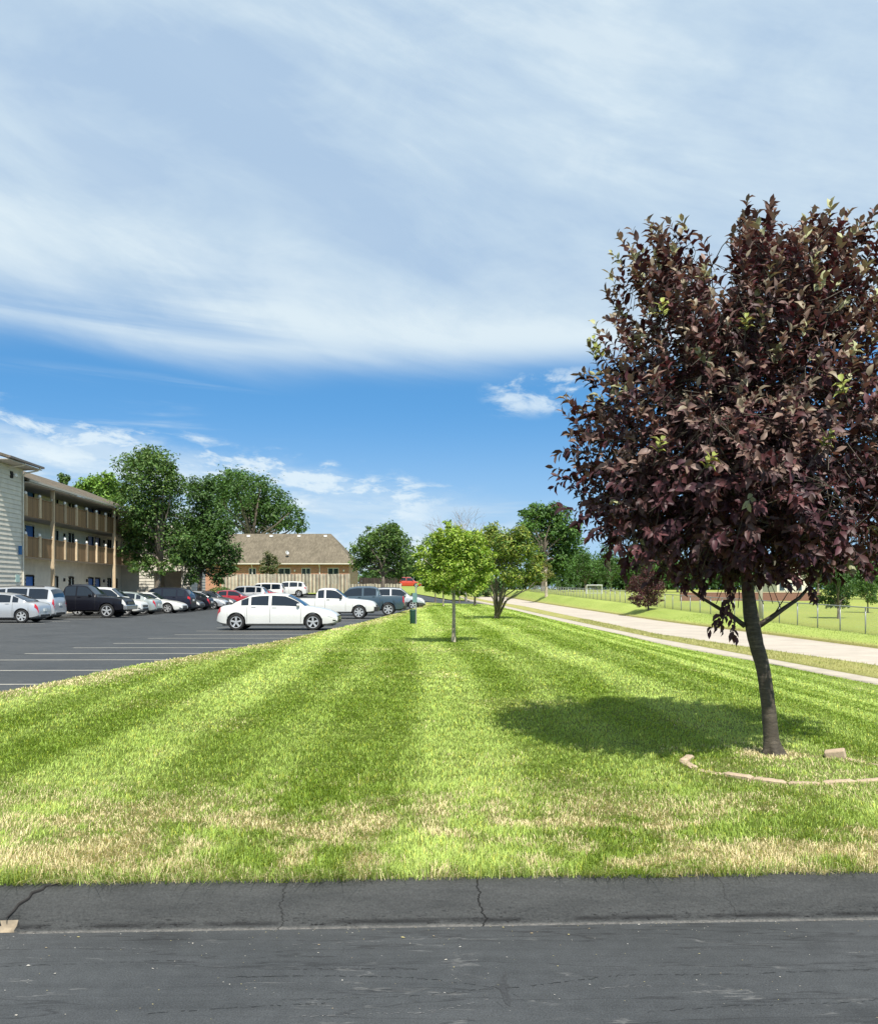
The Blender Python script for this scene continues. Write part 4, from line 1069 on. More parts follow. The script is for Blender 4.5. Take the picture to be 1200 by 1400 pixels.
def car(name, label, kind, pm, X, Y, head=0, group='cars parked along the left row', spokes=5, rim='rim', L=None, cat='car', lower=None, chrome=False, rails=False, dz=0, H=1.0, roofmat=None, lampmat='lamp_clear'):
    """X, Y is the centre on the ground; head in degrees, 0 = nose towards +X"""
    s = Shape(kind)
    if L: s.L = L
    z0 = float(gz(X, Y)) - .15 + dz
    o = thing(name, (X, Y, z0), label, cat, group, math.radians(head))
    slope = 0
    st = set(np.linspace(0, 1, 60).round(4))
    for c in s.wb:
        for k in range(-9, 10): st.add(round(c + (s.R + .055) / s.L * math.sin(k / 9 * math.pi / 2), 4))
    for k in (.003, .006, .01, .015, .022, .98, .988, .994, .997): st.add(k)
    if s.bed: st |= {s.bed[0] - .0004, s.bed[0] + .0001, s.bed[1] - .0001, s.bed[1] + .0004}
    st |= {s.zgx[0] + .001, s.zgx[-1] - .001}
    st = sorted(x for x in st if 0 <= x <= 1)
    b = MB(); n = 18
    for x in st:
        R = s.ring(x)
        for (y, z) in list(R) + [(-y, z) for y, z in R[8:0:-1]]: b.v.append(((x - .5) * s.L, y, z))
    for i in range(len(st) - 1):
        for k in range(n):
            b.f.append((i * n + k, (i + 1) * n + k, (i + 1) * n + (k + 1) % n, i * n + (k + 1) % n))
            b.m.append(1 if lower and (k in (0, 1, 2, 15, 16, 17)) and not False else 0)
    b.f += [tuple(range(n)), tuple(range((len(st) - 1) * n, len(st) * n))[::-1]]; b.m += [0, 0]
    # door shut lines
    seams = {'sedan': (.255, .445, .70), 'coupe': (.37, .67), 'suv': (.21, .432, .71), 'minivan': (.28, .51, .77), 'pickup': (.36, .508, .70), 'small_pickup': (.36, .467, .68), 'crew_pickup': (.277, .475, .72)}[kind]
    for x in seams: patch(s, b, x - .0012, x + .0012, 2.15, 5.9, .003, 1, 8, 2)
    body = b.build('body', [M[pm], M[lower] if lower else M[pm], M['trim']], o, sharp=38)
    for p in body.data.polygons: pass
    # windows
    g = MB()
    patch(s, g, s.ws[0] + .004, s.ws[1] - .004, 7.15, 10.85, .006, 8, 12, mirror=False)
    g.build('windshield', M['glass'], o, smooth=True)
    g = MB(); patch(s, g, s.rw[0] + .002, s.rw[1] - .002, 7.2, 10.8, .006, 6, 12, mirror=False)
    g.build('rear_window', M['glass'], o, smooth=True)
    for x0, x1 in s.side:
        for mir in (0, 1):
            g = MB(); patch(s, g, x0, x1, 6.10, 6.93, .006, 10, 4, mirror=False)
            if mir: g.v = [(v[0], -v[1], v[2]) for v in g.v]; g.f = [f[::-1] for f in g.f]
            g.build('side_window', M['glass'], o, smooth=True)
    # lights
    trk = s.bed is not None
    for mir in (0, 1):
        for nm, a, mt in (('headlight', (.925, .992, 3.6, 5.2) if not trk else (.965, .997, 3.4, 5.0), lampmat), ('taillight', (.002, .036, 3.8, 5.4) if kind != 'minivan' else (.002, .02, 3.8, 6.5), 'lamp_red')):
            if trk and nm == 'taillight': a = (.001, .018, 3.2, 5.5)
            if kind == 'suv' and nm == 'taillight': a = (.002, .045, 4.0, 6.2)
            g = MB(); patch(s, g, *a, .010, 5, 4, mirror=False)
            if mir: g.v = [(v[0], -v[1], v[2]) for v in g.v]; g.f = [f[::-1] for f in g.f]
            g.build(nm, M[mt], o, smooth=True)
    # nose and tail details
    hx = s.L / 2; W2 = s.W / 2
    g = MB(); zt = float(np.interp(.985, s.zdx, s.zdz))
    g.box((hx - .06, -W2 * .5, zt - .20), (hx + .015, W2 * .5, zt - .05), 0)
    for k in range(3): g.box((hx + .015, -W2 * .5, zt - .19 + k * .045), (hx + .024, W2 * .5, zt - .175 + k * .045), 1)
    g.build('grille', [M['trim'], M['chrome']], o)
    if trk:
        for nm, x0, x1, z1 in (('front_bumper', hx - .12, hx + .09, s.clr + .34), ('rear_bumper', -hx - .08, -hx + .1, s.clr + .30)):
            g = MB(); g.box((x0, -W2 * .95, s.clr + .08), (x1, W2 * .95, z1)); q = g.build(nm, M['chrome' if chrome else 'trim'], o)
            bv = q.modifiers.new('bevel', 'BEVEL'); bv.width = .03; bv.segments = 2
    else:
        g = MB(); g.box((hx - .08, -W2 * .62, s.clr + .10), (hx + .012, W2 * .62, s.clr + .22)); g.build('lower_grille', M['trim'], o)
        for mir in (0, 1):
            g = MB(); patch(s, g, .965, .99, 2.5, 2.95, .006, 3, 2, mirror=False)
            if mir: g.v = [(v[0], -v[1], v[2]) for v in g.v]; g.f = [f[::-1] for f in g.f]
            g.build('fog_lamp', M['trim'], o)
        g = MB(); g.box((-hx - .012, -W2 * .6, s.clr + .08), (-hx + .08, W2 * .6, s.clr + .2)); g.build('rear_valance', M['trim'], o)
    g = MB(); zp = float(np.interp(.012, s.zdx, s.zdz)) - .12; g.box((-hx - .02, -.15, zp - .13), (-hx + .02, .15, zp)); g.build('number_plate', M['plate'], o)
    # mirrors, handles, underbody
    xm = s.ws[1] - .055
    for sg in (-1, 1):
        p = s.ev(xm, 6.1); g = MB()
        g.lathe([(0, -.07), (.07, -.06), (.095, -.01), (.085, .05), (0, .07)], 12, 'z'); q = g.build('side_mirror', M[pm if kind != 'small_pickup' else 'trim'], o, smooth=True)
        q.location = (p.x, sg * (p.y + .085), p.z + .06); q.scale = (.75, 1.1, .9)
        for x0, x1 in s.side[-2:]:
            if kind in ('pickup', 'small_pickup', 'coupe') and x0 != s.side[-1][0]: continue
            p = s.ev(x0 + .025, 5.0); g = MB(); g.box((-.09, -.018, -.014), (.09, .018, .014)); q = g.build('door_handle', M['trim' if kind == 'small_pickup' else pm], o)
            q.location = (p.x, sg * (p.y + .016), p.z - .01)
    g = MB(); g.box((-hx * .92, -W2 * .62, s.clr - .02), (hx * .92, W2 * .62, s.clr + .32)); g.build('underbody', M['trim'], o)
    if trk:
        for c in s.wb:
            g = MB(); x = (c - .5) * s.L; g.box((x - .12, -W2 * .8, s.R - .07), (x + .12, W2 * .8, s.R + .07)); g.build('axle', M['trim'], o)
    tm, rm = wheel_meshes(s.R, spokes, rim)
    for c in s.wb:
        for sg in (-1, 1):
            wq = bpy.data.objects.new('wheel', tm); COL.objects.link(wq); wq.parent = o
            wq.location = ((c - .5) * s.L, sg * (W2 - .125), s.R); wq.rotation_euler = (0, 0, 0 if sg > 0 else math.pi)
            rr = bpy.data.objects.new('rim', rm); COL.objects.link(rr); rr.parent = wq
    if rails:
        for sg in (-1, 1):
            g = MB(); g.tube([s.ev(x, 7.6) * 1 + Vector((0, 0, .05)) for x in np.linspace(s.ws[0] - .02, max(.12, s.zgx[0] + .1), 6)], .018, 6)
            if sg < 0: g.v = [(v[0], -v[1], v[2]) for v in g.v]
            g.build('roof_rail', M['trim'], o)
    return o
def row(name, label, kind, pm, front_px=None, rear_px=None, Y=0, head=0, **k):
    """front_px / rear_px: photo column of the end that faces the aisle"""
    px = front_px if front_px is not None else rear_px
    Lc = k.get('L') or SHAPES[kind]['L']
    X = (px - 600) / F * Y - Lc / 2
    if rear_px is not None: head = 180 + head
    return car(name, label, kind, pm, X, Y, head, **k)
R_ = 'cars parked along the lawn edge'
car('white_sedan', 'white four door sedan alone on the near stalls, side on', 'sedan', 'p_white', -6.42, 37.0, 0, group=R_, lampmat='lamp_clear')
X = (515 - 600) / F * 50.4 - 5.25 / 2
car('white_pickup', 'white extended cab pickup directly behind the white sedan', 'small_pickup', 'p_white', X, 50.8, 0, group=R_, cat='pickup truck', spokes=7)
X = (553 - 600) / F * 56.4 - 5.4 / 2
car('blue_pickup', 'slate blue crew cab pickup with its tailgate towards the lawn', 'crew_pickup', 'p_slate', X, 57.0, 180, group=R_, cat='pickup truck', spokes=6)
X = (581 - 600) / F * 72.5 - 4.8 / 2
car('silver_suv', 'silver sport utility with roof rails last in the lawn side row', 'suv', 'p_silver', X, 73.2, 0, group=R_, cat='suv', L=4.8, rails=True, lower='p_grey')
row('silver_sedan', 'silver sedan cut by the left edge with its tail to the aisle', 'sedan', 'p_silver', rear_px=62, Y=44.8, spokes=6)
row('silver_minivan', 'boxy silver minivan between the silver sedan and the black pickup', 'minivan', 'p_silver', rear_px=83, Y=48.6, cat='minivan', rails=True)
row('black_pickup', 'big black pickup with chrome bumper facing the aisle', 'pickup', 'p_black', front_px=179, Y=52.6, cat='pickup truck', chrome=True, spokes=5)
row('white_suv', 'white sport utility hidden behind the black pickup', 'suv', 'p_white', front_px=199, Y=56.2, cat='suv')
row('sage_sedan', 'pale green silver sedan with red tail lamps beside the white coupe', 'sedan', 'p_sage', rear_px=218, Y=59.2)
row('white_coupe', 'low white coupe with a large alloy wheel nosing into the aisle', 'coupe', 'p_white', front_px=253, Y=62.0, spokes=6)
row('navy_suv', 'dark navy sport utility with silver window line behind the white coupe', 'suv', 'p_navy', rear_px=265, Y=65.2, cat='suv')
row('grey_sedan', 'dark grey sedan between the navy sport utility and the black sedan', 'sedan', 'p_grey', front_px=277, Y=68.0)
row('black_sedan', 'black sedan with bright red tail lamps in the middle of the left row', 'sedan', 'p_black', rear_px=290, Y=70.8)
row('silver_sedan', 'silver sedan nosing out between a black sedan and a dark grey sedan', 'sedan', 'p_silver', front_px=311, Y=74.0)
row('grey_sedan', 'dark grey sedan just in front of the red sedan', 'sedan', 'p_grey', front_px=322, Y=77.0, L=4.5)
row('red_sedan', 'dark red sedan showing above the trunk of the white sedan', 'sedan', 'p_red', front_px=354, Y=81.5)
row('silver_wagon', 'silver sport utility behind the red sedan', 'suv', 'p_silver', rear_px=366, Y=88.0, cat='suv')
row('maroon_sedan', 'dark maroon sedan in front of the boxy white van', 'sedan', 'p_red', rear_px=380, Y=92.0)
row('white_van', 'boxy white sport utility near the wooden fence', 'minivan', 'p_white', rear_px=389, Y=97.0, cat='suv', L=4.6)
row('white_suv', 'rounded white sport utility last in the left row by the grass', 'suv', 'p_white', rear_px=420, Y=104.0, cat='suv', L=4.5)
car('orange_red_car', 'orange red car parked far off under the trees', 'suv', 'p_orange', (558 - 600) / F * 152, 152, 0, group='far parked cars', dz=.15, L=4.5)
# ============================================================ BUILDINGS
def laps(mb, p0, p1, z0, z1, out, pitch=.28, holes=()):
    """lap siding from p0 to p1 (x, y), each course leaning out at its foot"""
    p0 = Vector((*p0, 0)); p1 = Vector((*p1, 0)); out = Vector((*out, 0)) * .05
    L = (p1 - p0).length; d = (p1 - p0) / L
    z = z0
    while z < z1 - .01:
        zt = min(z + pitch, z1); spans = [(0, L)]
        for a, b, h0, h1 in holes:
            if h1 > z + .02 and h0 < zt - .02:
                ns = []
                for s, e in spans:
                    if b <= s or a >= e: ns.append((s, e)); continue
                    if a > s: ns.append((s, a))
                    if b < e: ns.append((b, e))
                spans = ns
        for s, e in spans:
            A = p0 + d * s; B = p0 + d * e; u = Vector((0, 0, z)); w = Vector((0, 0, zt))
            mb.add([A + u, B + u, A + u + out, B + u + out, A + w + out * .15, B + w + out * .15], [(0, 1, 3, 2), (2, 3, 5, 4)])
        z = zt
def apartment():
    o = thing('apartment_building', (-26, 57, 0), 'three storey tan siding apartment building with brown timber balconies', 'building', rz=math.atan(.056))
    # front block
    w = MB()
    laps(w, (0, -4.3), (0, 0), .1, 9.1, (1, 0)); laps(w, (-12, -4.3), (0, -4.3), .1, 9.1, (0, -1)); 
    w.box((-12, -4.28, 0), (-.005, -.02, 9.1)); laps(w, (0, 0), (-1.8, 0), .1, 9.1, (0, 1))
    w.build('siding_wall', M['siding'], o)
    q = MB(); q.box((-.02, -.16, .1), (.045, .03, 9.1)); q.build('corner_board', M['siding_cream'], o)
    r = MB()
    e0, e1 = -4.45, .75
    rv = [(1.0, e0, 9.36), (1.0, e1, 9.36), (-6, e1, 11.6), (-6, e0, 11.6), (-13, e0, 9.36), (-13, e1, 9.36)]
    r.add(rv + [(x, y, z - .16) for x, y, z in rv], [(0, 1, 2, 3), (3, 2, 5, 4), (7, 6, 9, 8), (8, 9, 10, 11), (0, 3, 9, 6), (3, 4, 10, 9), (2, 1, 7, 8), (5, 2, 8, 11), (1, 0, 6, 7), (4, 5, 11, 10)])
    r.build('roof', M['shingle'], o)
    s = MB(); s.box((0.02, e0 + .05, 9.12), (.98, e1 - .05, 9.17)); s.box((-12, e0 + .1, 9.10), (0.02, e1 - .05, 9.16)); s.build('soffit', M['soffit'], o)
    g = MB(); g.box((1.0, e0, 9.22), (1.11, e1 + .02, 9.34)); g.build('gutter', M['gutter'], o)
    g = MB(); g.tube([(1.02, .3, 9.22), (.9, .25, 9.05), (.2, -.02, 8.85), (.11, -.06, 8.7), (.11, -.06, .15)], .05, 8); g.build('downspout', M['siding_cream'], o)
    g = MB(); g.tube([(1.02, -2.0, 9.22), (.9, -2.0, 9.10), (.1, -2.2, 8.92)], .045, 8); g.build('gutter_strut', M['siding_cream'], o)
    g = MB(); g.box((.03, -1.85, 8.35), (.10, -1.55, 8.75)); lampb = g.build('wall_lamp', M['dark'], o)
    g = MB(); g.lathe([(0, -.12), (.09, -.09), (.13, 0), (.09, .09), (0, .12)], 12, 'z'); q = g.build('lamp_head', M['white'], lampb, smooth=True); q.location = (.22, -1.52, 8.55)
    g = MB(); g.box((.03, -.62, 3.75), (.24, -.57, 4.3)); g.build('projecting_sign', M['bluesign'], o)
    g = MB(); g.box((.03, -1.05, 2.05), (.07, -.5, 2.5)); g.build('wall_plaque', M['teal'], o)
    # the wing with the balconies
    Y1 = 27.5; X0 = -1.8
    openings = []       # (y0, y1, zb, zt, kind)
    FL = [(.15, 0), (3.95, 1), (6.5, 2)]
    for zf, lv in FL:
        hz = 2.35 if lv == 0 else 2.05
        for (a, b) in ((3.3, 4.75), (5.2, 6.65), (18.2, 19.5), (20.0, 21.3)): openings.append((a, b, zf, zf + hz, 'door'))
        for (a, b) in ((10.3, 11.3), (13.6, 14.7), (23.4, 24.4), (25.5, 26.3)): openings.append((a, b, zf + .55 if lv else zf + .8, zf + hz, 'window'))
    w = MB(); laps(w, (X0, 0), (X0, Y1), .1, 8.28, (1, 0), holes=[(a, b, z0, z1) for a, b, z0, z1, k in openings])
    w.box((X0 - 9, 0, 0), (X0 - .25, Y1, 8.5)); w.build('siding_wall', M['siding'], o)
    for a, b, z0, z1, k in openings:
        fr = MB()
        for bx in (((X0 - .12, a - .07, z0), (X0 + .04, a, z1 + .07)), ((X0 - .12, b, z0), (X0 + .04, b + .07, z1 + .07)), ((X0 - .12, a, z1), (X0 + .04, b, z1 + .07))): fr.box(*bx)
        if k == 'door':
            d = MB(); d.box((X0 - .14, a + .02, z0), (X0 - .05, b - .02, z1 - .02))
            dd = d.build('door', M['door_blue'], o); fr.build('frame', M['dark'], dd)
            h = MB(); h.lathe([(0, -.03), (.035, -.02), (.035, .02), (0, .03)], 10, 'z'); hh = h.build('handle', M['metal'], dd, smooth=True); hh.location = (X0 - .01, a + .12, z0 + 1.0)
        else:
            fr.box((X0 - .12, a, z0 - .06), (X0 + .05, b, z0)); wn = fr.build('window', M['dark'], o)
            p = MB(); p.box((X0 - .15, a, z0), (X0 - .10, (a + b) / 2 - .02, z1)); p.build('pane', M['winglass'], wn)
            p = MB(); p.box((X0 - .15, (a + b) / 2 + .02, z0), (X0 - .10, b, z1)); p.build('pane', M['curtain'], wn)
            p = MB(); p.box((X0 - .13, (a + b) / 2 - .02, z0), (X0 + .01, (a + b) / 2 + .02, z1)); p.build('mullion', M['dark'], wn)
    for k, y in enumerate((12.4, 17.6, 22.1)):
        for zf in (2.2, 5.6):
            g = MB(); g.box((X0 + .03, y, zf), (X0 + .14, y + .16, zf + .25)); g.build('porch_lamp', M['dark'], o)
    for zb in (3.72, 6.27):
        f = MB(); f.box((X0, .05, zb - .02), (-.06, Y1, zb + .2)); f.build('balcony_floor', M['soffit'], o)
    ys = [.45 + 2.33 * k for k in range(12)]
    for zb, zt in ((3.68, 4.98), (6.24, 7.52)):
        for k in range(11):
            p = MB(); p.box((-.03, ys[k] + .085, zb), (.02, ys[k + 1] - .085, zt - .05)); p.box((-.06, ys[k] + .085, zt - .05), (.07, ys[k + 1] - .085, zt - .005))
            p.build('balcony_panel', M['rail'], o)
        p = MB(); p.box((-.03, .02, zb), (.02, ys[0] - .07, zt - .05)); p.build('balcony_panel', M['rail'], o)
        for k in range(12):
            p = MB(); p.box((-.03, ys[k] - .08, zb + .02), (.15, ys[k] + .08, zt + .08)); pp = p.build('balcony_post', M['post'], o)
            c = MB(); c.lathe([(0, -.02), (.10, -.02), (.12, .05), (.10, .13), (.05, .17), (0, .18)], 10, 'z'); cc = c.build('post_cap', M['frame_white'], pp, smooth=True); cc.location = (.035, ys[k], zt + .10)
    for k in (2, 8):
        p = MB(); p.box((-.05, ys[k] - .10, .1), (.17, ys[k] + .10, 8.285)); p.build('support_post', M['post'], o)
    r = MB(); e0, e1 = -.0, Y1 + 1
    rv = [(.45, e0, 8.50), (.45, e1, 8.50), (-5.3, e1, 10.75), (-5.3, e0, 10.75), (-11.3, e0, 8.50), (-11.3, e1, 8.50)]
    r.add(rv + [(x, y, z - .14) for x, y, z in rv], [(0, 1, 2, 3), (3, 2, 5, 4), (7, 6, 9, 8), (8, 9, 10, 11), (0, 3, 9, 6), (3, 4, 10, 9), (2, 1, 7, 8), (5, 2, 8, 11), (1, 0, 6, 7), (4, 5, 11, 10)])
    r.build('roof', M['shingle'], o)
    f = MB(); f.box((.45, .02, 8.36), (.50, e1, 8.49)); f.build('fascia', M['soffit'], o)
    f = MB(); f.box((X0 - .3, .02, 8.29), (.44, Y1, 8.345)); f.build('soffit', M['soffit'], o)
    # end block with the dark entry
    w = MB(); hole = [(3.2, 5.7, .1, 3.3)]
    laps(w, (-2, Y1), (4.5, Y1), .1, 7.6, (0, -1), holes=hole); laps(w, (4.5, Y1), (4.5, Y1 + 7), .1, 7.6, (1, 0))
    w.box((-2, Y1 + .02, 0), (1.2, Y1 + 7, 7.6)); w.box((3.7, Y1 + .02, 0), (4.48, Y1 + 7, 7.6)); w.box((1.2, Y1 + .02, 3.3), (3.7, Y1 + 7, 7.6)); w.box((1.2, Y1 + 4, 0), (3.7, Y1 + 7, 3.3))
    w.build('siding_wall', M['siding'], o)
    q = MB(); q.box((4.46, Y1 - .05, .1), (4.6, Y1 + .12, 7.6)); q.build('corner_board', M['siding_cream'], o)
    q = MB(); q.box((1.0, Y1 - .35, 3.3), (3.9, Y1 + .0, 3.75)); q.build('entry_lintel', M['siding_cream'], o)
    q = MB(); q.box((2.2, Y1 + 3.9, .6), (3.5, Y1 + 3.98, 1.1)); q.build('letter_box', M['siding_cream'], o)
    r = MB(); rv = [(5.2, Y1 - .6, 7.62), (5.2, Y1 + 8, 7.62), (1.2, Y1 + 8, 9.2), (1.2, Y1 - .6, 9.2), (-2.8, Y1 - .6, 7.62), (-2.8, Y1 + 8, 7.62)]
    r.add(rv + [(x, y, z - .15) for x, y, z in rv], [(0, 1, 2, 3), (3, 2, 5, 4), (7, 6, 9, 8), (8, 9, 10, 11), (0, 3, 9, 6), (3, 4, 10, 9), (2, 1, 7, 8), (5, 2, 8, 11), (1, 0, 6, 7), (4, 5, 11, 10)]); r.build('roof', M['shingle'], o)
apartment()

def brick_house():
    D = 125.; xl, xr = -36., -12.3; z0 = 1.1; ze = 5.0
    o = thing('brick_house', (xr, D, z0), 'long red brick building with a broad tan hipped roof', 'building')
    V = lambda x, y, z: (x - xr, y - D, z - z0)
    wins = [(380, 397, 'w'), (412, 424.5, 'd'), (448, 463, 'w'), (478, 485, 'w'), (496, 506, 'w'), (340, 350, 'w')]
    b = MB(); holes = sorted([(((a - 600) / F * D), ((c - 600) / F * D), k) for a, c, k in wins])
    x = xl
    zw0, zw1 = 2.3, 4.5
    for a, c, k in holes:
        if a > xr: continue
        c = min(c, xr - .2)
        b.box(V(x, D, z0 - .6), V(a, D + .3, ze)); b.box(V(a, D, z0 - .6), V(c, D + .3, zw0)); b.box(V(a, D, zw1), V(c, D + .3, ze)); x = c
    b.box(V(x, D, z0 - .6), V(xr, D + .3, ze)); b.box(V(xl, D + .3, z0 - .6), V(xr, D + 14, ze))
    b.build('brick_wall', M['brick'], o)
    for a, c, k in holes:
        if a > xr: continue
        c = min(c, xr - .2)
        f = MB(); t = .07
        f.box(V(a, D + .05, zw0), V(a + t, D + .2, zw1)); f.box(V(c - t, D + .05, zw0), V(c, D + .2, zw1)); f.box(V(a + t, D + .05, zw1 - t), V(c - t, D + .2, zw1)); f.box(V(a + t, D + .05, zw0), V(c - t, D + .2, zw0 + t))
        m = (a + c) / 2; f.box(V(m - t / 2, D + .05, zw0 + t), V(m + t / 2, D + .2, zw1 - t))
        fo = f.build('window', M['frame_white'], o)
        for s, e in ((a + t, m - t / 2), (m + t / 2, c - t)):
            p = MB(); p.box(V(s, D + .14, zw0 + t), V(e, D + .17, zw1 - t)); p.build('pane', M['winglass'], fo)
            p = MB(); p.box(V(s, D + .12, zw0 + t), V(e, D + .138, zw0 + 1.0)); 
            if k == 'w': p.build('blind', M['curtain'], fo)
    zr = 9.6; yr = D + 7.2; xe = -15.6
    E = [V(xl - .6, D - .7, ze + .12), V(xr + .7, D - .7, ze + .12), V(xr + .7, D + 15, ze + .12), V(xl - .6, D + 15, ze + .12), V(xl + 5, yr, zr), V(xe, yr, zr)]
    r = MB(); lo = [(x, y, z - .18) for x, y, z in E[:4]]
    r.add(E + lo, [(0, 1, 5, 4), (1, 2, 5), (2, 3, 4, 5), (3, 0, 4), (0, 6, 7, 1), (1, 7, 8, 2), (2, 8, 9, 3), (3, 9, 6, 0), (9, 8, 7, 6)])
    r.build('roof', M['shingle_tan'], o)
    g = MB(); g.box(V(xl - .6, D - .82, ze - .02), V(xr + .7, D - .7, ze + .11)); g.build('gutter', M['siding_cream'], o)
    for px in (345, 437):
        x = (px - 600) / F * D; g = MB(); g.tube([V(x, D - .72, ze - .02), V(x, D - .4, ze - .25), V(x, D - .06, ze - .5), V(x, D - .06, z0 - .3)], .06, 6); g.build('downspout', M['frame_white'], o)
    for px in (340, 371, 409, 445):
        y = yr - .8; zz = ze + .12 + (zr - ze - .12) * (y - D + .7) / (yr - D + .7); x = (px - 600) / F * y
        g = MB(); g.box(V(x - .22, y - .25, zz - .05), V(x + .22, y + .2, zz + .22)); g.build('roof_vent', M['white'], o)
    y = D + .9; zz = ze + .12 + (zr - ze - .12) * (y - D + .7) / (yr - D + .7); x = (393 - 600) / F * y
    dish = MB(); dish.tube([(0, 0, -.1), (0, 0, .35), (0, -.12, .5)], .03, 6)
    do = dish.build('satellite_mount', M['dark'], o); do.location = V(x, y, zz)
    g = MB(); g.lathe([(0, .06), (.18, .045), (.3, .0), (.3, -.012), (.18, .03), (0, .045)], 16, 'y'); gd = g.build('dish', M['metal'], do, smooth=True); gd.location = (0.02, -.2, .58); gd.rotation_euler = (-.5, 0, .5); gd.scale = (.85, 1, 1.15)
    for px in (403, 470):
        x = (px - 600) / F * D; g = MB(); g.box(V(x - .08, D - .14, 4.0), V(x + .08, D - .003, 4.25)); g.build('wall_lamp', M['white'], o)
brick_house()

def wood_fence(name, label, x0, x1, y, zb, zt, mat='fence', pitch=.15, group=None, batten=True):
    o = thing(name, (x0, y, zb), label, 'fence', group); L = x1 - x0; h = zt - zb
    p = MB(); k = 0; x = 0
    while x < L:
        off = -.07 if k % 2 == 0 else .06
        hh = h + random.uniform(-.04, .04)
        w = pitch * (.56 if batten else .96)
        p.box((x, off - .01, -.3), (min(L, x + w), off + .01, hh), 0 if mat != 'fence' else ((0, 0, 0, 1)[random.randrange(4)] if k % 2 == 0 else (1, 2, 2)[random.randrange(3)])); x += pitch * (.60 if batten else 1.0); k += 1  # recessed boards darker: their shade is painted in, mixed with random weathering
    p.build('board_panel', [M[mat], M['fence_mid'], M['fence_shaded']], o)
    n = max(1, int(L / 2.4))
    for k in range(n + 1):
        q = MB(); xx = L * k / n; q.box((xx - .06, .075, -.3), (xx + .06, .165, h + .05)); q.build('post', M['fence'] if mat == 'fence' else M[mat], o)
    for z in (.35, h - .3):
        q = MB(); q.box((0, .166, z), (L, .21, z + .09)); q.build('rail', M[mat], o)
    return o
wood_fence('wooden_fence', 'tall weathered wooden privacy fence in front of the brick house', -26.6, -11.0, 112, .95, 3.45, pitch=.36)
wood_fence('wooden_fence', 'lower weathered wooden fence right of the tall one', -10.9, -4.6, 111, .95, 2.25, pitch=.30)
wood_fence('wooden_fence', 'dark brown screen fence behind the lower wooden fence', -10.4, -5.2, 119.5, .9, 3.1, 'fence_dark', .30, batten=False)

def chain_fence():
    o = thing('chain_link_fence', (float(FB(20)), 20, float(gz(FB(20), 20))), 'long low chain link fence between the street and the field', 'fence')
    org = o.location; H = 1.36
    P = []; Y = 20.
    while Y < 205:
        x = float(FB(Y)); P.append(Vector((x, Y, float(gz(x, Y)))) - org); Y += 2.9
    for p in P:
        m = MB(); m.tube([p + Vector((0, 0, -.2)), p + Vector((0, 0, H + .04))], .038, 8); m.build('post', M['metal'], o, smooth=True)
    r = MB(); r.tube([p + Vector((0, 0, H)) for p in P], .030, 6); r.build('top_rail', M['metal'], o, smooth=True)
    V = []; Fc = []
    seg = [0]
    for a, b in zip(P, P[1:]): seg.append(seg[-1] + (b - a).length)
    xs = [p.x for p in P]; ys = [p.y for p in P]; zs = [p.z for p in P]
    ev = lambda s, h: (np.interp(s, seg, xs) - .045, np.interp(s, seg, ys), np.interp(s, seg, zs) + h)
    s = -H; pt = .075
    while s < seg[-1]:
        for sg in (1, -1):
            a, b = (s, s + H) if sg > 0 else (s + H, s)
            pr = None
            for k in range(5):
                h = .02 + (H - .02) * k / 4; u = a + (b - a) * k / 4; w = .0022 + .000012 * max(0, u)
                q = ev(u, h); n = len(V)
                V += [(q[0], q[1] - w, q[2]), (q[0], q[1] + w, q[2])]
                if pr is not None and 0 <= u <= seg[-1]: Fc.append((pr, pr + 1, n + 1, n))
                pr = n
        s += pt
    link('wire_mesh', np_mesh('wire_mesh', np.array(V), np.array(Fc)), M['chain'], o)
chain_fence()

def far_house():
    d = 128.; x0 = (1062 - 600) / F * d; x1 = (1104 - 600) / F * d; z0 = float(gz(x0, d)) - .3
    o = thing('gabled_house', (x0, d, z0), 'far pale house with a grey gable beyond the field', 'building')
    w = x1 - x0; h = 2.9
    b = MB(); b.box((0, 0, 0), (w, 9, h)); b.add([(0, 0, h), (w, 0, h), (w * .42, 0, h + 3.2), (0, 9, h), (w, 9, h), (w * .42, 9, h + 3.2)], [(0, 1, 2), (5, 4, 3)]); b.build('wall', M['siding_cream'], o)
    r = MB(); r.add([(-.3, -.4, h - .1), (w * .42, -.4, h + 3.3), (w + .3, -.4, h - .1), (-.3, 9.3, h - .1), (w * .42, 9.3, h + 3.3), (w + .3, 9.3, h - .1)] + [(-.3, -.4, h - .28), (w * .42, -.4, h + 3.12), (w + .3, -.4, h - .28), (-.3, 9.3, h - .28), (w * .42, 9.3, h + 3.12), (w + .3, 9.3, h - .28)],
          [(0, 1, 4, 3), (1, 2, 5, 4), (6, 9, 10, 7), (7, 10, 11, 8), (0, 6, 7, 1), (1, 7, 8, 2)]); r.build('roof', M['shingle_tan'], o)
    for a in (.25, 1.35, 2.7):
        f = MB(); f.box((a, -.05, 1.3), (a + .8, -.003, 2.5)); fo = f.build('window', M['frame_white'], o)
        p = MB(); p.box((a + .07, -.07, 1.37), (a + .73, -.052, 2.43)); p.build('pane', M['winglass'], fo)
far_house()
def brick_wall():
    d = 112.; x0 = (930 - 600) / F * d; x1 = (1122 - 600) / F * d; z0 = float(gz(x0, d)) - .2
    o = thing('brick_garden_wall', (x0, d, z0), 'long low red brick wall at the far side of the field', 'wall')
    zt = EYE + (HZ - 810.5) / F * d - z0
    b = MB(); b.box((0, 0, 0), (x1 - x0, .3, zt)); b.build('brickwork', M['brick_dull'], o)
    b = MB(); b.box((-.04, -.04, zt), (x1 - x0 + .04, .34, zt + .08)); b.build('coping', M['edging'], o)
brick_wall()

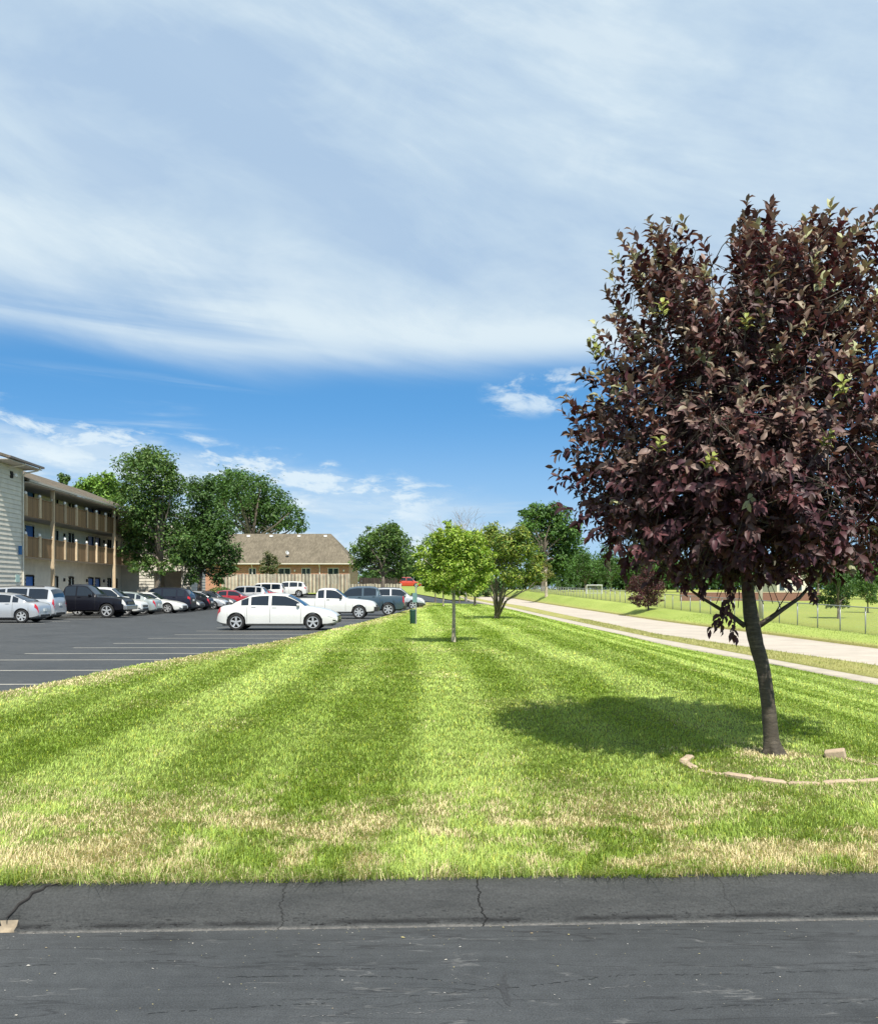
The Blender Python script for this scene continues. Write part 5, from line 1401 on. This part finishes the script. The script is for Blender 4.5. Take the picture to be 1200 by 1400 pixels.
def waste_station():
    x, y = G(568.5, 853); z = float(gz(x, y))
    o = thing('pet_waste_station', (x, y, z), 'slim post with a green sign and a dark green bin on the lawn', 'waste station')
    m = MB(); m.box((-.03, -.02, -.2), (.03, .02, 1.72)); m.build('post', M['metal'], o)
    m = MB(); m.box((-.14, -.034, .92), (.05, -.022, 1.32)); m.build('sign_plate', M['signplate'], o)
    m = MB(); m.lathe([(0, .0), (.105, .0), (.12, .03), (.125, .52), (.135, .53), (.135, .57), (.11, .60), (0, .61)], 20, 'z'); q = m.build('bin', M['bin'], o, sharp=40); q.location = (-.135, -.16, .02)
    m = MB(); m.box((-.16, -.05, .3), (-.03, -.021, .36)); m.build('bracket', M['metal'], o)
waste_station()
def goal():
    d = 172.; x0 = (802 - 600) / F * d; x1 = (823 - 600) / F * d; z = float(gz(x0, d))
    o = thing('soccer_goal', (x0, d, z), 'white soccer goal frame standing behind the chain link fence', 'goal')
    w = x1 - x0; h = EYE + (HZ - 800.5) / F * d - z; h = max(1.6, h)
    m = MB(); m.tube([(0, 0, 0), (0, 0, h), (w, 0, h), (w, 0, 0)], .07, 8); m.build('front_frame', M['white'], o)
    m = MB()
    for x in (0, w): m.tube([(x, 0, h), (x, .8, h * .9), (x, 1.8, 0), (x, 0, .05)], .045, 6)
    m.tube([(0, 1.8, .04), (w, 1.8, .04)], .045, 6); m.build('back_frame', M['white'], o)
    m = MB()
    for k in range(11):
        x = w * k / 10; m.tube([(x, .05, h), (x, .8, h * .9), (x, 1.8, .05)], .012, 3)
    for k in range(8): t = k / 7; m.tube([(0, .8 + t, h * .9 * (1 - t)), (w, .8 + t, h * .9 * (1 - t))], .012, 3)
    m.build('net', M['white'], o)
goal()
def pole():
    x, y = G(1039.5, 846); z = float(gz(x, y)); o = thing('wooden_pole', (x, y, z), 'pale round pole seen just right of the dark purple tree trunk', 'pole')
    m = MB(); m.tube([(0, 0, -.3), (0, 0, 3.0), (0, 0, 6.0)], [.15, .14, .12], 12); m.build('shaft', M['polewood'], o, smooth=True)
    m = MB(); m.lathe([(.13, 0), (.14, .05), (0, .1)], 12, 'z'); q = m.build('cap', M['metal'], o); q.location = (0, 0, 6)
pole()
def shrub():
    x, d = (301 - 600) / F * 94, 94.; o = thing('round_shrub', (x, d, float(gz(x, d))), 'clipped round green shrub at the back of the parking lot', 'shrub')
    rng = np.random.default_rng(4); n = 3500; q = unit(rng.standard_normal((n, 3))); r = (1 + .05 * rng.standard_normal(n)) * np.where(rng.random(n) < .8, 1, rng.random(n) ** .4)
    P = q * r[:, None] * np.array([1.3, 1.2, .85]) + np.array([0, 0, .45]); keep = P[:, 2] > -.05; P = P[keep]; q = q[keep]; n = len(P)
    L = rng.uniform(.08, .17, n); leaves('foliage', P, np.cross(q, rng.standard_normal((n, 3))), q + rng.standard_normal((n, 3)) * .4, L, L * .6, mixcol(rng, n, [(.06, .13, .022), (.08, .16, .03)]), M['leaf'], o)
    m = MB()
    for k in range(6): a = k * 1.05; m.tube([(0, 0, -.1), (.5 * math.cos(a), .5 * math.sin(a), .5), (.9 * math.cos(a), .85 * math.sin(a), .8)], [.05, .03, .012], 5)
    m.build('stems', M['bark'], o)
shrub()
# ============================================================ SKY, SUN, CAMERA
def world():
    w = bpy.data.worlds.new('World'); SC.world = w; w.use_nodes = True; nt = w.node_tree
    bg = nt.nodes['Background']
    sky = N(nt, 'ShaderNodeTexSky', sky_type='NISHITA'); sky.sun_disc = False
    el = math.asin(SUN.z); sky.sun_elevation = el; sky.sun_rotation = math.atan2(SUN.x, SUN.y)
    sky.air_density = 1.0; sky.dust_density = .25; sky.ozone_density = 2.2
    t = N(nt, 'ShaderNodeTexCoord'); sep = N(nt, 'ShaderNodeSeparateXYZ'); nt.links.new(t.outputs['Generated'], sep.inputs[0])
    x, y, z = sep.outputs
    m = lambda op, a, b=None, c=None: math_(nt, op, a, b, c)
    azd = m('MULTIPLY', m('ARCTAN2', x, y), 57.2958); eld = m('MULTIPLY', m('ARCSINE', z), 57.2958)   # degrees
    def vec(sx, sy, rot, loc=0.0):
        c = N(nt, 'ShaderNodeCombineXYZ'); nt.links.new(azd, c.inputs[0]); nt.links.new(eld, c.inputs[1]); c.inputs[2].default_value = loc
        mp = N(nt, 'ShaderNodeMapping'); mp.inputs['Rotation'].default_value = (0, 0, math.radians(rot)); mp.inputs['Scale'].default_value = (1, 1, 1)
        nt.links.new(c.outputs[0], mp.inputs['Vector'])
        m2 = N(nt, 'ShaderNodeMapping'); m2.inputs['Scale'].default_value = (sx, sy, 1); nt.links.new(mp.outputs[0], m2.inputs['Vector']); return m2.outputs[0]
    def nz(v, sc, det=5, ro=.55, dist=0):
        n = N(nt, 'ShaderNodeTexNoise'); n.inputs['Scale'].default_value = sc; n.inputs['Detail'].default_value = det; n.inputs['Roughness'].default_value = ro; n.inputs['Distortion'].default_value = dist
        nt.links.new(v, n.inputs['Vector']); return n.outputs['Fac']
    def step(v, a, b):
        n = N(nt, 'ShaderNodeMapRange', interpolation_type='SMOOTHERSTEP'); n.inputs['From Min'].default_value = a; n.inputs['From Max'].default_value = b
        nt.links.new(v, n.inputs['Value']); return n.outputs['Result']
    # blue sky, read a little above the true direction so that the horizon keeps its colour
    lift = N(nt, 'ShaderNodeVectorMath', operation='ADD'); nt.links.new(t.outputs['Generated'], lift.inputs[0]); lift.inputs[1].default_value = (0, 0, .32)
    nrm = N(nt, 'ShaderNodeVectorMath', operation='NORMALIZE'); nt.links.new(lift.outputs[0], nrm.inputs[0]); nt.links.new(nrm.outputs[0], sky.inputs['Vector'])
    blue = mixc(nt, 1, sky.outputs[0], TINT, 'MULTIPLY')
    # the big veil of cloud: its lower edge lies near 14 degrees and frays to the left
    s1 = nz(vec(.030, .16, 9, 1.3), 1.0, 6, .5, .35)
    s2 = nz(vec(.020, .11, 12, 4.1), 1.0, 7, .55, .7)
    edge = m('ADD', m('MULTIPLY', m('ABSOLUTE', m('SUBTRACT', azd, 1.0)), .03), 12.6)
    lo = m('ADD', m('SUBTRACT', eld, edge), m('MULTIPLY', m('SUBTRACT', s1, .5), 4.5))
    base = step(lo, -.4, 3.0)
    left = step(azd, -2, -20)
    hole = m('MULTIPLY', m('MULTIPLY', left, step(m('ADD', eld, m('MULTIPLY', m('SUBTRACT', s2, .5), 6)), 20.5, 14.5)), step(nz(vec(.018, .26, 3, 2.2), 1.0, 6, .5, .35), .62, .40))
    deck = m('MULTIPLY', base, m('SUBTRACT', 1, m('MULTIPLY', hole, .85)))
    deck = m('MULTIPLY', deck, m('ADD', m('MULTIPLY', step(s2, .28, .60), .14), .86))
    # low broken cloud on the left, towards the horizon
    c1 = nz(vec(.085, .36, 7, 7.7), 1.0, 8, .6, .3); c2 = nz(vec(.20, .62, 4, 3.1), 1.0, 8, .62, .25)
    slope = m('ADD', eld, m('MULTIPLY', m("ADD", azd, 25), .14))
    slope = m('ADD', slope, m('MULTIPLY', m('SUBTRACT', c2, .5), 4))
    band = m("MULTIPLY", step(slope, 10.4, 8.0), step(azd, 14, -4))
    lowc = m('MULTIPLY', band, m('ADD', .30, m('ADD', m('MULTIPLY', step(c1, .36, .58), .42), m('MULTIPLY', step(c2, .42, .60), .40))))
    # bright tops along the upper rim of that band
    rim = m('MULTIPLY', m('MULTIPLY', step(slope, 10.7, 9.5), step(slope, 5.5, 8.5)), m('MULTIPLY', step(azd, 4, -3), step(nz(vec(.24, .70, 3, 6.1), 1.0, 8, .62, .3), .42, .60)))
    # a few fair-weather puffs right of centre
    pm = m('MULTIPLY', m('MULTIPLY', step(azd, 2.0, 4.5), step(azd, 12, 8.5)), m('MULTIPLY', step(eld, 10.2, 11.4), step(eld, 14.2, 12.6)))
    puff = m('MULTIPLY', pm, step(nz(vec(.30, .62, 3, 9.0), 1.0, 8, .64, .3), .44, .66))
    # cirrus hair just above the low band
    ci = m('MULTIPLY', m('MULTIPLY', step(eld, 8.5, 10), step(eld, 13.2, 11.5)), m('MULTIPLY', step(nz(vec(.03, .5, 3, 5.5), 1.0, 7, .6, .5), .48, .72), step(azd, -2, -16)))
    mid = m('MULTIPLY', m('MULTIPLY', step(eld, 2.2, 3.4), step(eld, 8, 5)), m('MULTIPLY', step(nz(vec(.05, .55, 2, 15.5), 1.0, 7, .6, .4), .50, .70), step(azd, 12, 0)))
    hz = m('MULTIPLY', step(eld, 13, 0), .85)
    dens = m('MAXIMUM', deck, m('MAXIMUM', m('MULTIPLY', lowc, .92), m('MAXIMUM', m('MULTIPLY', puff, .75), m('MAXIMUM', m('MULTIPLY', ci, .55), m('MAXIMUM', m('MULTIPLY', mid, .55), m('MULTIPLY', rim, .9))))))
    # light and shade in the veil
    tone = m('ADD', m('MULTIPLY', nz(vec(.026, .095, 17, 6.6), 1.0, 8, .58, .7), .68), m('MULTIPLY', nz(vec(.10, .22, 10, 8.2), 1.0, 8, .62, .5), .32))
    rimd = m('MULTIPLY', step(lo, 6, 1.0), .08)
    ccol = ramp(nt, m('ADD', tone, rimd), [(.40, (3.55, 4.65, 5.95)), (.51, (4.35, 5.4, 6.35)), (.60, (5.3, 6.2, 6.8))])
    ccol = mixc(nt, m('MULTIPLY', m('MAXIMUM', m('MULTIPLY', lowc, m('ADD', .35, m('MULTIPLY', step(c2, .45, .62), .6))), m('MAXIMUM', puff, rim)), .95), ccol, (5.7, 6.6, 7.2))
    ccol = mixc(nt, step(eld, 36, 55), ccol, (3.3, 3.4, 3.35))  # unseen cloud overhead, given its own grey to set the ambient fill
    hazec = mixc(nt, hz, blue, (3.4, 5.0, 6.5))
    col = mixc(nt, dens, hazec, ccol)
    nt.links.new(col, bg.inputs['Color']); bg.inputs['Strength'].default_value = SKY
SKY = .1
TINT = (.82, 1.48, 1.66)
world()
ld = bpy.data.lights.new('sun', 'SUN'); ld.energy = 5.0; ld.angle = math.radians(.6); ld.color = (1, .955, .88)
lo = bpy.data.objects.new('sun', ld); COL.objects.link(lo); lo.rotation_euler = SUN.to_track_quat('Z', 'Y').to_euler(); lo.location = (5, -10, 30)
cd = bpy.data.cameras.new('camera'); co = bpy.data.objects.new('camera', cd); COL.objects.link(co)
cd.sensor_fit = 'HORIZONTAL'; cd.sensor_width = 36; cd.lens = 36 * F / 1200; cd.shift_y = (HZ - 700) / 1200
cd.clip_start = .05; cd.clip_end = 6000
co.location = (0, 0, EYE); co.rotation_euler = (math.pi / 2, 0, 0)
SC.camera = co
SC.view_settings.view_transform = 'Standard'; SC.view_settings.look = 'None'; SC.view_settings.gamma = 1; SC.view_settings.exposure = .45
SC.view_settings.use_curve_mapping = False
SC.cycles.max_bounces = 8; SC.cycles.transparent_max_bounces = 8
